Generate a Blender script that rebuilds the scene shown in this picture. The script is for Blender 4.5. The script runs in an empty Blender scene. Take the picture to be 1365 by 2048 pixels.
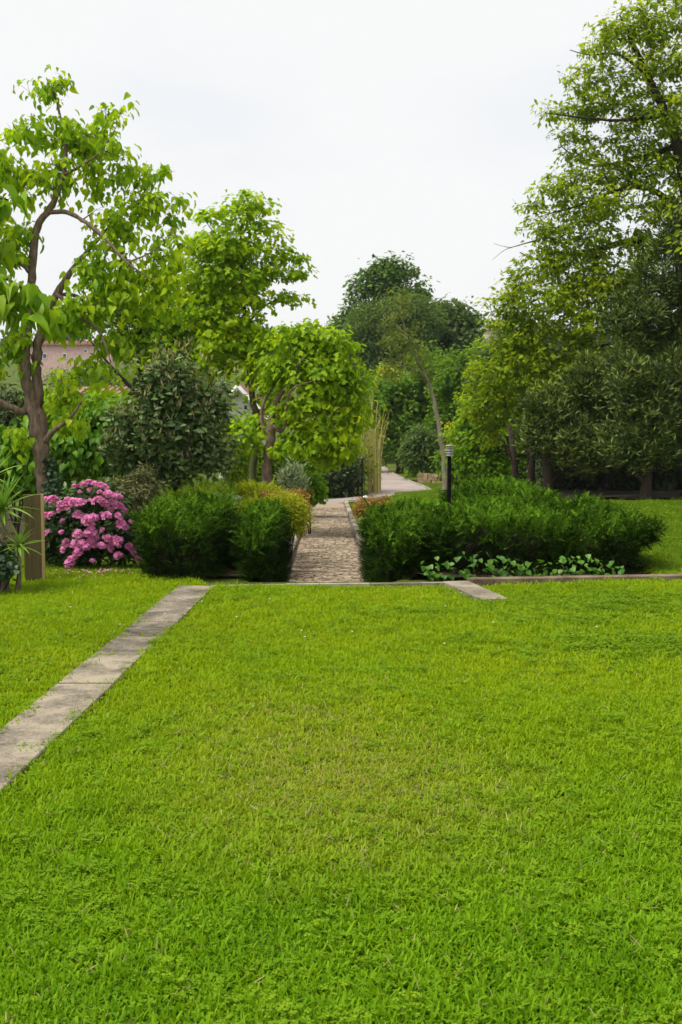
import bpy, math, random
import numpy as np
from mathutils import Vector

SC = bpy.context.scene
COL = SC.collection
R = math.radians

# ------------------------------------------------------------------ camera
F, CX, CY, HOR, EYE = 2440.0, 682.5, 1024.0, 814.0, 1.6      # pixel focal length, image centre, horizon row, eye height
PITCH = math.atan((CY - HOR) / F)
cd = bpy.data.cameras.new('camera'); cam = bpy.data.objects.new('camera', cd); COL.objects.link(cam)
cam.location = (0, 0, EYE); cam.rotation_euler = (math.pi / 2 - PITCH, 0, 0)
cd.sensor_fit = 'VERTICAL'; cd.sensor_height = 23.5; cd.lens = F / 2048 * 23.5
cd.clip_start = 0.05; cd.clip_end = 3000
cd.dof.use_dof = True; cd.dof.focus_distance = 6.5; cd.dof.aperture_fstop = 6.3
SC.camera = cam

# ------------------------------------------------------------------ overcast sky and veiled sun
SUN_EL, SUN_AZ = 64, -118          # azimuth measured from straight ahead, negative to the left
w = bpy.data.worlds.new('World'); SC.world = w; w.use_nodes = True
nt = w.node_tree; nt.nodes.clear(); N = nt.nodes.new; L = nt.links.new
sky = N('ShaderNodeTexSky'); sky.sky_type = 'NISHITA'; sky.sun_disc = False
sky.sun_elevation = R(SUN_EL); sky.sun_rotation = R(SUN_AZ); sky.air_density = 1.0; sky.dust_density = 2.0
bg1 = N('ShaderNodeBackground'); bg1.inputs[1].default_value = 0.06
L(sky.outputs[0], bg1.inputs[0])
tc = N('ShaderNodeTexCoord')
mp = N('ShaderNodeMapping'); mp.inputs['Scale'].default_value = (1.0, 1.0, 2.6); mp.inputs['Location'].default_value = (3.1, 0.4, 1.7)
L(tc.outputs['Generated'], mp.inputs[0])
no = N('ShaderNodeTexNoise'); no.inputs['Scale'].default_value = 2.3; no.inputs['Detail'].default_value = 6; no.inputs['Roughness'].default_value = 0.55
L(mp.outputs[0], no.inputs['Vector'])
cr = N('ShaderNodeValToRGB'); cr.color_ramp.elements[0].position = 0.36; cr.color_ramp.elements[1].position = 0.56
cr.color_ramp.elements[0].color = (0.485, 0.500, 0.518, 1); cr.color_ramp.elements[1].color = (0.533, 0.532, 0.530, 1)
L(no.outputs[0], cr.inputs[0])
bg2 = N('ShaderNodeBackground'); bg2.inputs[1].default_value = 1.0
L(cr.outputs[0], bg2.inputs[0])
mx = N('ShaderNodeMixShader'); mx.inputs[0].default_value = 0.94
L(bg1.outputs[0], mx.inputs[1]); L(bg2.outputs[0], mx.inputs[2])
wo = N('ShaderNodeOutputWorld'); L(mx.outputs[0], wo.inputs[0])

sd = bpy.data.lights.new('sun', 'SUN'); sd.energy = 2.6; sd.angle = R(28); sd.color = (1.0, 0.96, 0.88)
sun = bpy.data.objects.new('sun', sd); COL.objects.link(sun); sun.location = (0, 0, 40)
sdir = Vector((math.sin(R(SUN_AZ)) * math.cos(R(SUN_EL)), math.cos(R(SUN_AZ)) * math.cos(R(SUN_EL)), math.sin(R(SUN_EL))))
sun.rotation_euler = (-sdir).to_track_quat('-Z', 'Y').to_euler()

vs = SC.view_settings
vs.view_transform = 'Standard'; vs.look = 'None'; vs.exposure = 0.9; vs.gamma = 1.0; vs.use_curve_mapping = False
cy = SC.cycles
cy.max_bounces = 8; cy.diffuse_bounces = 5; cy.glossy_bounces = 2; cy.transmission_bounces = 4; cy.transparent_max_bounces = 4
cy.use_denoising = True

# ------------------------------------------------------------------ geometry helpers
SP, CP = math.sin(PITCH), math.cos(PITCH)
def ray(px, py):
    u = (px - CX) / F; v = (CY - py) / F
    return np.array([u, v * SP + CP, v * CP - SP])
def P(px, py, d):
    r = ray(px, py); return np.array([0, 0, EYE]) + r * (d / r[1])
def G(px, py, z=0.0):
    r = ray(px, py); return np.array([0, 0, EYE]) + r * ((z - EYE) / r[2])
def PXM(d): return d / F                       # metres per pixel at depth d

def smooth(t):
    t = np.clip(t, 0, 1); return t * t * (3 - 2 * t)
PXS = -0.01127                                  # path centre line x = PXS * y
PW = 0.493                                      # half width of the cobbled path
def path_z(y): return np.interp(y, [14.5, 36.5], [-0.5, -1.32])
def terrain(x, y):
    x = np.asarray(x, float); y = np.asarray(y, float)
    zl = np.interp(y, [-50, 11.9, 38, 85], [0, 0, -1.4, -1.4])
    zr = np.interp(y, [-50, 11.9, 24, 30, 44, 85], [0, 0, -0.28, -0.5, -1.4, -1.4])
    s = smooth((x - 1.0) / 2.2)
    z = zl * (1 - s) + zr * s - 0.024
    z = z + 17.0 * smooth((y - 85) / 230) * (1 + 0.10 * np.sin(x * 0.011 + 1.0)) + 6 * smooth((y - 320) / 300)
    cor = (np.abs(x - PXS * y) < PW + 0.16) & (y > 11.25) & (y < 36.6)
    steps = np.interp(y, [11.25, 14.5], [-0.06, -0.5])
    zp = np.where(y < 14.5, steps - 0.22, path_z(y)) - 0.04
    return np.where(cor, np.minimum(z, zp), z)
def T(x, y): return float(terrain(x, y))

def nrm(a): return a / np.maximum(np.linalg.norm(a, axis=-1, keepdims=True), 1e-9)

def mesh_from(name, V, faces, mat, rnd=None, smooth_shade=False):
    """faces: an (n,k) int array or a list of arrays with different k"""
    if not isinstance(faces, list): faces = [faces]
    faces = [np.asarray(f, np.int32) for f in faces if len(f)]
    me = bpy.data.meshes.new(name)
    V = np.asarray(V, np.float32)
    me.vertices.add(len(V)); me.vertices.foreach_set('co', V.ravel())
    nl = sum(f.size for f in faces); npoly = sum(len(f) for f in faces)
    me.loops.add(nl); me.polygons.add(npoly)
    me.loops.foreach_set('vertex_index', np.concatenate([f.ravel() for f in faces]))
    tot = np.concatenate([np.full(len(f), f.shape[1], np.int32) for f in faces])
    st = np.concatenate([[0], np.cumsum(tot)[:-1]]).astype(np.int32)
    me.polygons.foreach_set('loop_start', st)
    me.polygons.foreach_set('use_smooth', np.full(npoly, smooth_shade))
    if rnd is not None:
        at = me.attributes.new('rnd', 'FLOAT', 'POINT'); at.data.foreach_set('value', np.asarray(rnd, np.float32))
    me.update(calc_edges=True)
    if mat is not None: me.materials.append(mat)
    return me

def link(name, me, parent=None, loc=None):
    o = bpy.data.objects.new(name, me); COL.objects.link(o)
    if parent is not None: o.parent = parent
    if loc is not None: o.location = loc
    return o
def tag(o, label, cat, group=None, kind=None):
    o['label'] = label; o['category'] = cat
    if group: o['group'] = group
    if kind: o['kind'] = kind
    return o
def thing(name, label, cat, loc, group=None):
    o = bpy.data.objects.new(name, None); COL.objects.link(o); o.location = [float(c) for c in loc]; o.empty_display_size = 0.2
    return tag(o, label, cat, group)
def struct(o, kind='structure'):
    o['kind'] = kind; return o

class MB:
    """collects pieces of one mesh"""
    def __init__(s): s.V = []; s.F = {}; s.R = []; s.n = 0
    def add(s, V, faces, rnd=None):
        V = np.asarray(V, float).reshape(-1, 3)
        if not isinstance(faces, list) or (len(faces) and np.ndim(faces[0]) == 1): faces = [np.asarray(faces)]
        for f in faces:
            f = np.asarray(f)
            if len(f): s.F.setdefault(f.shape[1], []).append(f + s.n)
        s.V.append(V); s.R.append(np.broadcast_to(np.asarray(0.5 if rnd is None else rnd, float), (len(V),))); s.n += len(V)
    def box(s, c, h, rot=0.0, rnd=None):
        c = np.asarray(c, float); h = np.asarray(h, float)
        v = np.array([[x, y, z] for z in (-1, 1) for y in (-1, 1) for x in (-1, 1)], float) * h
        ca, sa = math.cos(rot), math.sin(rot)
        v = np.stack([v[:, 0] * ca - v[:, 1] * sa, v[:, 0] * sa + v[:, 1] * ca, v[:, 2]], 1) + c
        s.add(v, np.array([[0, 2, 3, 1], [4, 5, 7, 6], [0, 1, 5, 4], [2, 6, 7, 3], [0, 4, 6, 2], [1, 3, 7, 5]]), rnd); return s
    def tube(s, pts, rad, sides=7, cap=True, rnd=None):
        pts = np.asarray(pts, float); n = len(pts); rad = np.broadcast_to(np.asarray(rad, float), (n,))
        t = np.gradient(pts, axis=0); t = nrm(t)
        ref = np.array([0.31, 0.95, 0.05]) if abs(t[0][2]) > 0.7 else np.array([0.02, 0.1, 0.99])
        u = nrm(np.cross(t, ref)); v = np.cross(t, u)
        a = np.linspace(0, 2 * math.pi, sides, endpoint=False)
        ring = pts[:, None] + rad[:, None, None] * (np.cos(a)[None, :, None] * u[:, None] + np.sin(a)[None, :, None] * v[:, None])
        i = np.arange(n - 1)[:, None] * sides; j = np.arange(sides)[None]; k = (j + 1) % sides
        q = np.stack([i + j, i + k, i + sides + k, i + sides + j], -1).reshape(-1, 4)
        V = ring.reshape(-1, 3); fs = [q]
        if cap:
            V = np.vstack([V, pts[-1:]]); b = (n - 1) * sides; e = n * sides
            fs.append(np.array([[b + x, b + (x + 1) % sides, e] for x in range(sides)]))
        s.add(V, fs, rnd); return s
    def mesh(s, name, mat, smooth_shade=False):
        return mesh_from(name, np.vstack(s.V), [np.vstack(f) for f in s.F.values()], mat, np.concatenate(s.R), smooth_shade)

def lathe(prof, sides=16):
    """prof: list of (r,z)"""
    prof = np.asarray(prof, float); n = len(prof); a = np.linspace(0, 2 * math.pi, sides, endpoint=False)
    V = np.stack([prof[:, 0:1] * np.cos(a), prof[:, 0:1] * np.sin(a), np.repeat(prof[:, 1:2], sides, 1)], -1).reshape(-1, 3)
    i = np.arange(n - 1)[:, None] * sides; j = np.arange(sides)[None]; k = (j + 1) % sides
    return V, np.stack([i + j, i + k, i + sides + k, i + sides + j], -1).reshape(-1, 4)

# ------------------------------------------------------------------ materials
def new_mat(name):
    m = bpy.data.materials.new(name); m.use_nodes = True; m.node_tree.nodes.clear(); return m, m.node_tree
def ramp(nt, cols, pos=None):
    r = nt.nodes.new('ShaderNodeValToRGB'); e = r.color_ramp.elements
    n = len(cols); pos = pos or [i / (n - 1) for i in range(n)]
    while len(e) < n: e.new(0.5)
    for i in range(n): e[i].position = pos[i]; e[i].color = (*cols[i], 1)
    return r
def mathn(nt, op, a, b=None, c=None, clamp=False):
    m = nt.nodes.new('ShaderNodeMath'); m.operation = op; m.use_clamp = clamp
    for i, x in enumerate((a, b, c)):
        if x is None: continue
        if isinstance(x, (int, float)): m.inputs[i].default_value = x
        else: nt.links.new(x, m.inputs[i])
    return m.outputs[0]
def mixc(nt, f, a, b, mode='MIX'):
    m = nt.nodes.new('ShaderNodeMix'); m.data_type = 'RGBA'; m.blend_type = mode
    for s, x in (('Factor', f),):
        if isinstance(x, (int, float)): m.inputs[0].default_value = x
        else: nt.links.new(x, m.inputs[0])
    for i, x in ((6, a), (7, b)):
        if isinstance(x, tuple): m.inputs[i].default_value = (*x, 1)
        else: nt.links.new(x, m.inputs[i])
    return m.outputs[2]
def noise(nt, scale, detail=4, rough=0.55, vec=None, dist=0.0):
    n = nt.nodes.new('ShaderNodeTexNoise'); n.inputs['Scale'].default_value = scale; n.inputs['Detail'].default_value = detail
    n.inputs['Roughness'].default_value = rough; n.inputs['Distortion'].default_value = dist
    if vec is not None: nt.links.new(vec, n.inputs['Vector'])
    return n.outputs[0]
def world_pos(nt): return nt.nodes.new('ShaderNodeNewGeometry').outputs['Position']
def obj_pos(nt): return nt.nodes.new('ShaderNodeTexCoord').outputs['Object']
def scaled(nt, vec, s):
    m = nt.nodes.new('ShaderNodeMapping'); m.inputs['Scale'].default_value = s; nt.links.new(vec, m.inputs[0]); return m.outputs[0]
def rndattr(nt):
    a = nt.nodes.new('ShaderNodeAttribute'); a.attribute_name = 'rnd'; return a.outputs['Fac']
def bump(nt, h, strength=0.5, dist=0.01):
    b = nt.nodes.new('ShaderNodeBump'); b.inputs['Strength'].default_value = strength; b.inputs['Distance'].default_value = dist
    nt.links.new(h, b.inputs['Height']); return b.outputs[0]
def finish(m, nt, col, rough=0.8, spec=0.3, normal=None, metal=0.0):
    p = nt.nodes.new('ShaderNodeBsdfPrincipled'); o = nt.nodes.new('ShaderNodeOutputMaterial')
    if isinstance(col, tuple): p.inputs['Base Color'].default_value = (*col, 1)
    else: nt.links.new(col, p.inputs['Base Color'])
    if isinstance(rough, (int, float)): p.inputs['Roughness'].default_value = rough
    else: nt.links.new(rough, p.inputs['Roughness'])
    p.inputs['Specular IOR Level'].default_value = spec; p.inputs['Metallic'].default_value = metal
    if normal is not None: nt.links.new(normal, p.inputs['Normal'])
    nt.links.new(p.outputs[0], o.inputs[0]); return m

def leaf_mat(name, cols, trans=0.4, rough=0.45, spec=0.35, patch=0.8, tint=None, instance=False):
    """cols: darker, mid, lighter leaf colours picked leaf by leaf"""
    m, nt = new_mat(name)
    f = rndattr(nt)
    if instance:
        oi = nt.nodes.new('ShaderNodeObjectInfo').outputs['Random']
        f = mathn(nt, 'ADD', mathn(nt, 'MULTIPLY', f, 0.7), mathn(nt, 'MULTIPLY', oi, 0.3))
    if patch:
        n = noise(nt, patch, 3, 0.5, world_pos(nt))
        f = mathn(nt, 'ADD', f, mathn(nt, 'MULTIPLY', mathn(nt, 'SUBTRACT', n, 0.5), 0.9), clamp=True)
    c = ramp(nt, cols); nt.links.new(f, c.inputs[0]); c = c.outputs[0]
    if tint: c = tint(nt, c)
    p = nt.nodes.new('ShaderNodeBsdfPrincipled'); nt.links.new(c, p.inputs['Base Color'])
    p.inputs['Roughness'].default_value = rough + 0.08; p.inputs['Specular IOR Level'].default_value = spec * 0.55
    t = nt.nodes.new('ShaderNodeBsdfTranslucent')
    tcol = mixc(nt, 1.0, c, (1.25, 1.15, 0.5), 'MULTIPLY'); nt.links.new(tcol, t.inputs[0])
    mxs = nt.nodes.new('ShaderNodeMixShader'); mxs.inputs[0].default_value = trans
    nt.links.new(p.outputs[0], mxs.inputs[1]); nt.links.new(t.outputs[0], mxs.inputs[2])
    o = nt.nodes.new('ShaderNodeOutputMaterial'); nt.links.new(mxs.outputs[0], o.inputs[0]); return m

def bark_mat(name, a, b, lichen=None, sc=9):
    m, nt = new_mat(name); v = scaled(nt, obj_pos(nt), (1, 1, 0.22))
    n = noise(nt, sc * 3, 6, 0.65, v, 0.6); n2 = noise(nt, sc * 0.5, 3)
    r = ramp(nt, [a, tuple(0.5 * (x + y) for x, y in zip(a, b)), b], [0.3, 0.5, 0.72]); nt.links.new(n, r.inputs[0]); c = r.outputs[0]
    if lichen: 
        k = ramp(nt, [(0, 0, 0), (1, 1, 1)], [0.52, 0.66]); nt.links.new(n2, k.inputs[0])
        c = mixc(nt, k.outputs[0], c, lichen)
    return finish(m, nt, c, 0.9, 0.2, bump(nt, n, 0.9, 0.02))

def concrete_mat(name, dark, light, sc=1.0):
    m, nt = new_mat(name); v = world_pos(nt)
    big = noise(nt, 3.2 * sc, 5, 0.6, v, 0.4); fine = noise(nt, 150, 3, 0.7, v); mid = noise(nt, 22, 5, 0.7, v)
    f = mathn(nt, 'ADD', mathn(nt, 'MULTIPLY', big, 0.75), mathn(nt, 'MULTIPLY', mid, 0.35))
    f = mathn(nt, 'ADD', f, mathn(nt, 'MULTIPLY', mathn(nt, 'SUBTRACT', fine, 0.5), 0.55))
    f = mathn(nt, 'ADD', f, mathn(nt, 'MULTIPLY', mathn(nt, 'SUBTRACT', rndattr(nt), 0.5), 0.22))
    r = ramp(nt, [tuple(0.42 * x for x in dark), dark, light], [0.32, 0.47, 0.66]); nt.links.new(f, r.inputs[0])
    return finish(m, nt, r.outputs[0], 0.92, 0.2, bump(nt, mathn(nt, 'ADD', fine, mid), 0.6, 0.006))

def stone_mat(name, cols, moss=None):
    m, nt = new_mat(name); v = world_pos(nt)
    oi = nt.nodes.new('ShaderNodeObjectInfo').outputs['Random']
    n = noise(nt, 26, 5, 0.65, v); n2 = noise(nt, 1.3, 4, 0.6, v)
    f = mathn(nt, 'ADD', mathn(nt, 'MULTIPLY', rndattr(nt), 0.5), mathn(nt, 'MULTIPLY', n, 0.5))
    f = mathn(nt, 'ADD', f, mathn(nt, 'MULTIPLY', mathn(nt, 'SUBTRACT', n2, 0.5), 0.8))
    r = ramp(nt, cols, [0.15, 0.5, 0.85]); nt.links.new(f, r.inputs[0])
    return finish(m, nt, r.outputs[0], 0.9, 0.2, bump(nt, n, 0.6, 0.008))

M = {}
# turf: bright yellow-green, with a dry patch in the middle and darker clover patches
def turf_tint(nt, c):
    v = world_pos(nt)
    def spot(x, y, rx, ry, soft=0.45):
        s = nt.nodes.new('ShaderNodeVectorMath'); s.operation = 'SUBTRACT'; nt.links.new(v, s.inputs[0]); s.inputs[1].default_value = (x, y, 0)
        k = nt.nodes.new('ShaderNodeVectorMath'); k.operation = 'MULTIPLY'; nt.links.new(s.outputs[0], k.inputs[0]); k.inputs[1].default_value = (1 / rx, 1 / ry, 0)
        l = nt.nodes.new('ShaderNodeVectorMath'); l.operation = 'LENGTH'; nt.links.new(k.outputs[0], l.inputs[0])
        d = mathn(nt, 'ADD', l.outputs['Value'], mathn(nt, 'MULTIPLY', mathn(nt, 'SUBTRACT', noise(nt, 4.5, 4, 0.6, v), 0.5), 1.6))
        return mathn(nt, 'SUBTRACT', 1.0, mathn(nt, 'MULTIPLY', mathn(nt, 'SUBTRACT', d, 1 - soft), 1 / (2 * soft), clamp=True), clamp=True)
    dry = G(700, 1560)
    c = mixc(nt, mathn(nt, 'MULTIPLY', spot(dry[0], dry[1], 0.6, 0.75, 0.8), 0.42), c, (0.42, 0.38, 0.05))
    dry2 = G(560, 1430)
    c = mixc(nt, mathn(nt, 'MULTIPLY', spot(dry2[0], dry2[1], 0.5, 0.6, 0.8), 0.22), c, (0.42, 0.38, 0.05))
    n = noise(nt, 0.75, 4, 0.6, v)
    k = ramp(nt, [(0, 0, 0), (1, 1, 1)], [0.42, 0.62]); nt.links.new(n, k.inputs[0])
    sp0 = nt.nodes.new('ShaderNodeSeparateXYZ'); nt.links.new(v, sp0.inputs[0]); yel = mathn(nt, 'MULTIPLY', mathn(nt, 'SUBTRACT', sp0.outputs[1], 3.6), 0.3, clamp=True)
    c = mixc(nt, mathn(nt, 'MULTIPLY', mathn(nt, 'ADD', mathn(nt, 'MULTIPLY', k.outputs[0], 0.22), 0.36), yel), c, (0.33, 0.40, 0.006))
    sp = nt.nodes.new('ShaderNodeSeparateXYZ'); nt.links.new(v, sp.inputs[0])        # canopy shade beyond the kerb, put into a darker grass colour
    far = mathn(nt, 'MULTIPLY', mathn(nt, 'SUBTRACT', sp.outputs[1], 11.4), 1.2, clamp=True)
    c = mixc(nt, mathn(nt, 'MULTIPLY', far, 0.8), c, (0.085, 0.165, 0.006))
    return c
# darkest value is the older blades low in the sward
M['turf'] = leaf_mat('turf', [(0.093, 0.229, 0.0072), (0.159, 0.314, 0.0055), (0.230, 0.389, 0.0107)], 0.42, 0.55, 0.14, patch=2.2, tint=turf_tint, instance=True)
M['clover'] = leaf_mat('clover', [(0.085, 0.183, 0.0072), (0.145, 0.268, 0.0072), (0.222, 0.338, 0.0120)], 0.35, 0.6, 0.12, patch=1.5, instance=True)
M['dry_blade'] = leaf_mat('dry_blade', [(0.16, 0.17, 0.04), (0.26, 0.26, 0.07), (0.36, 0.35, 0.13)], 0.2, 0.7, 0.2, patch=0, instance=True)

m, nt = new_mat('ground'); v = world_pos(nt)
n1 = noise(nt, 9, 6, 0.7, v); n2 = noise(nt, 0.35, 4, 0.6, v); n3 = noise(nt, 90, 3, 0.7, v)
f = mathn(nt, 'ADD', mathn(nt, 'MULTIPLY', n1, 0.6), mathn(nt, 'MULTIPLY', n3, 0.4))
r = ramp(nt, [(0.02, 0.035, 0.005), (0.06, 0.095, 0.008), (0.11, 0.15, 0.015)], [0.3, 0.5, 0.7]); nt.links.new(f, r.inputs[0])
k = ramp(nt, [(0, 0, 0), (1, 1, 1)], [0.5, 0.7]); nt.links.new(n2, k.inputs[0])
c = mixc(nt, mathn(nt, 'MULTIPLY', k.outputs[0], 0.55), r.outputs[0], (0.13, 0.125, 0.035))
M['ground'] = finish(m, nt, c, 0.95, 0.1, bump(nt, f, 1.0, 0.03))

m, nt = new_mat('soil'); v = world_pos(nt); n1 = noise(nt, 14, 6, 0.7, v)
r = ramp(nt, [(0.018, 0.012, 0.008), (0.05, 0.035, 0.022), (0.10, 0.075, 0.045)], [0.3, 0.5, 0.72]); nt.links.new(n1, r.inputs[0])
M['soil'] = finish(m, nt, r.outputs[0], 0.95, 0.1, bump(nt, n1, 1.0, 0.03))

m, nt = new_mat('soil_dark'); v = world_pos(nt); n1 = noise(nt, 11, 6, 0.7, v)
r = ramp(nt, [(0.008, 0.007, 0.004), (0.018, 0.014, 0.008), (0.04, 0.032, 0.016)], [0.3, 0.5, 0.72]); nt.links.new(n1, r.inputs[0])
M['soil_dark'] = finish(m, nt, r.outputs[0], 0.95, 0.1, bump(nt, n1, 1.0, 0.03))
m, nt = new_mat('asphalt'); v = world_pos(nt); n1 = noise(nt, 1.1, 5, 0.6, v); n2 = noise(nt, 60, 3, 0.7, v)
f = mathn(nt, 'ADD', mathn(nt, 'MULTIPLY', n1, 0.6), mathn(nt, 'MULTIPLY', n2, 0.4))
r = ramp(nt, [(0.20, 0.165, 0.145), (0.29, 0.245, 0.215), (0.36, 0.31, 0.27)], [0.3, 0.5, 0.7]); nt.links.new(f, r.inputs[0])
M['asphalt'] = finish(m, nt, r.outputs[0], 0.95, 0.15, bump(nt, n2, 0.5, 0.01))

M['concrete'] = concrete_mat('concrete', (0.125, 0.107, 0.082), (0.31, 0.262, 0.19))
M['kerb'] = concrete_mat('kerb', (0.17, 0.145, 0.11), (0.36, 0.31, 0.24))
M['kerb_brown'] = concrete_mat('kerb_brown', (0.09, 0.06, 0.038), (0.22, 0.165, 0.11))
M['cobble'] = stone_mat('cobble', [(0.15, 0.11, 0.072), (0.27, 0.21, 0.145), (0.40, 0.325, 0.24)])
M['mortar'] = stone_mat('mortar', [(0.10, 0.075, 0.045), (0.20, 0.15, 0.098), (0.30, 0.235, 0.16)])
M['wallstone'] = stone_mat('wallstone', [(0.10, 0.075, 0.04), (0.24, 0.17, 0.09), (0.36, 0.27, 0.15)])
M['bark'] = bark_mat('bark', (0.06, 0.041, 0.028), (0.30, 0.21, 0.15))
M['bark_grey'] = bark_mat('bark_grey', (0.07, 0.055, 0.04), (0.24, 0.19, 0.14), (0.17, 0.17, 0.10))
M['bark_pale'] = bark_mat('bark_pale', (0.13, 0.11, 0.075), (0.36, 0.31, 0.22))
M['bark_dark'] = bark_mat('bark_dark', (0.018, 0.013, 0.009), (0.07, 0.05, 0.035))
M['bark_green'] = bark_mat('bark_green', (0.05, 0.042, 0.02), (0.17, 0.15, 0.075), (0.09, 0.11, 0.035))
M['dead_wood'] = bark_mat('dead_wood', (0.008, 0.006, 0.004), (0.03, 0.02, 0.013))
M['twig'] = bark_mat('twig', (0.05, 0.035, 0.02), (0.13, 0.10, 0.06))
M['black_metal'] = finish(*new_mat('black_metal'), (0.002, 0.002, 0.002), 0.8, 0.05)
M['alu'] = finish(*new_mat('alu'), (0.30, 0.30, 0.29), 0.5, 0.4, metal=0.5)
M['lens'] = finish(*new_mat('lens'), (0.22, 0.22, 0.23), 0.25, 0.5)
M['opal'] = finish(*new_mat('opal'), (0.75, 0.74, 0.70), 0.3, 0.5)
m, nt = new_mat('board'); v = scaled(nt, obj_pos(nt), (10, 10, 0.7)); n1 = noise(nt, 6, 6, 0.65, v, 0.8); n2 = noise(nt, 2.2, 4, 0.6)
r = ramp(nt, [(0.05, 0.036, 0.014), (0.095, 0.07, 0.029), (0.15, 0.113, 0.048)], [0.3, 0.5, 0.72]); nt.links.new(n1, r.inputs[0])
c = mixc(nt, mathn(nt, 'MULTIPLY', n2, 0.5), r.outputs[0], (0.085, 0.075, 0.03))
M['board'] = finish(m, nt, c, 0.85, 0.2, bump(nt, n1, 0.5, 0.004))
M['board_edge'] = finish(*new_mat('board_edge'), (0.36, 0.25, 0.11), 0.85, 0.2)

# foliage
M['catalpa'] = leaf_mat('catalpa', [(0.150, 0.305, 0.0072), (0.312, 0.508, 0.0090), (0.516, 0.660, 0.0108)], 0.56, 0.38, 0.4, patch=0.6)
M['catalpa_near'] = leaf_mat('catalpa_near', [(0.135, 0.285, 0.0100), (0.210, 0.375, 0.0140), (0.300, 0.450, 0.0200)], 0.45, 0.35, 0.4, patch=0)
M['maple'] = leaf_mat('maple', [(0.167, 0.316, 0.0072), (0.277, 0.455, 0.0072), (0.444, 0.575, 0.0090)], 0.56, 0.42, 0.35, patch=0.5)
M['maple_back'] = leaf_mat('maple_back', [(0.102, 0.230, 0.0100), (0.174, 0.345, 0.0100), (0.265, 0.441, 0.0120)], 0.56, 0.45, 0.35, patch=0.5)
M['walnut'] = leaf_mat('walnut', [(0.135, 0.234, 0.0080), (0.244, 0.368, 0.0090), (0.378, 0.467, 0.0120)], 0.56, 0.42, 0.35, patch=0.45)
M['bay'] = leaf_mat('bay', [(0.022, 0.046, 0.0070), (0.069, 0.110, 0.0160), (0.190, 0.237, 0.0400)], 0.15, 0.45, 0.35, patch=0.9)
M['dark_ever'] = leaf_mat('dark_ever', [(0.019, 0.038, 0.0096), (0.038, 0.065, 0.0144), (0.074, 0.108, 0.0264)], 0.15, 0.45, 0.4, patch=0.7)
M['oak_far'] = leaf_mat('oak_far', [(0.052, 0.119, 0.0185), (0.092, 0.178, 0.0238), (0.140, 0.240, 0.0317)], 0.42, 0.6, 0.3, patch=0.25)
M['soft_far'] = leaf_mat('soft_far', [(0.066, 0.118, 0.0271), (0.097, 0.166, 0.0349), (0.134, 0.207, 0.0465)], 0.42, 0.6, 0.3, patch=0.3)
M['brown_far'] = leaf_mat('brown_far', [(0.101, 0.158, 0.0220), (0.162, 0.213, 0.0330), (0.216, 0.260, 0.0495)], 0.42, 0.6, 0.3, patch=0.5)
M['mid_far'] = leaf_mat('mid_far', [(0.074, 0.165, 0.0132), (0.127, 0.253, 0.0154), (0.200, 0.330, 0.0220)], 0.56, 0.5, 0.3, patch=0.35)
M['yellow_leaf'] = leaf_mat('yellow_leaf', [(0.227, 0.309, 0.0132), (0.357, 0.423, 0.0165), (0.488, 0.488, 0.0220)], 0.42, 0.5, 0.3, patch=0.6)
M['magnolia'] = leaf_mat('magnolia', [(0.045, 0.097, 0.0235), (0.097, 0.162, 0.0403), (0.193, 0.259, 0.0756)], 0.1, 0.33, 0.55, patch=0.8)
M['bud'] = leaf_mat('bud', [(0.24, 0.24, 0.09), (0.36, 0.33, 0.15), (0.45, 0.42, 0.24)], 0.25, 0.5, 0.3, patch=0)
M['vine'] = leaf_mat('vine', [(0.056, 0.160, 0.0080), (0.104, 0.248, 0.0090), (0.176, 0.336, 0.0120)], 0.35, 0.4, 0.4, patch=1.0)
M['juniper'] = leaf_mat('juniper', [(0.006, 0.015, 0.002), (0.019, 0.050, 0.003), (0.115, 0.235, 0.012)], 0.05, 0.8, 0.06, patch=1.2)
M['juniper_gold'] = leaf_mat('juniper_gold', [(0.126, 0.196, 0.0080), (0.238, 0.308, 0.0080), (0.364, 0.420, 0.0100)], 0.25, 0.6, 0.25, patch=1.2)
M['juniper_mid'] = leaf_mat('juniper_mid', [(0.080, 0.160, 0.0084), (0.136, 0.248, 0.0105), (0.224, 0.320, 0.0140)], 0.25, 0.6, 0.25, patch=1.2)
M['orange_leaf'] = leaf_mat('orange_leaf', [(0.192, 0.102, 0.0200), (0.326, 0.184, 0.0350), (0.442, 0.306, 0.0900)], 0.3, 0.55, 0.3, patch=2.0)
M['silver_leaf'] = leaf_mat('silver_leaf', [(0.140, 0.196, 0.0910), (0.224, 0.280, 0.1430), (0.322, 0.378, 0.2210)], 0.2, 0.7, 0.2, patch=0)
M['olive_leaf'] = leaf_mat('olive_leaf', [(0.077, 0.091, 0.0300), (0.140, 0.147, 0.0540), (0.224, 0.217, 0.0900)], 0.2, 0.6, 0.3, patch=1.5)
M['rhodo_leaf'] = leaf_mat('rhodo_leaf', [(0.020, 0.049, 0.0120), (0.045, 0.091, 0.0192), (0.091, 0.147, 0.0360)], 0.12, 0.35, 0.5, patch=1.5)
M['pink'] = leaf_mat('pink', [(0.440, 0.093, 0.2850), (0.660, 0.212, 0.4750), (0.800, 0.357, 0.6365)], 0.3, 0.6, 0.2, patch=0, instance=True)
M['yucca'] = leaf_mat('yucca', [(0.077, 0.192, 0.0168), (0.144, 0.288, 0.0240), (0.250, 0.365, 0.0420)], 0.2, 0.4, 0.4, patch=0, instance=True)
M['straw'] = leaf_mat('straw', [(0.16, 0.12, 0.06), (0.26, 0.20, 0.10), (0.36, 0.29, 0.16)], 0.2, 0.7, 0.2, patch=0, instance=True)
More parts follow.
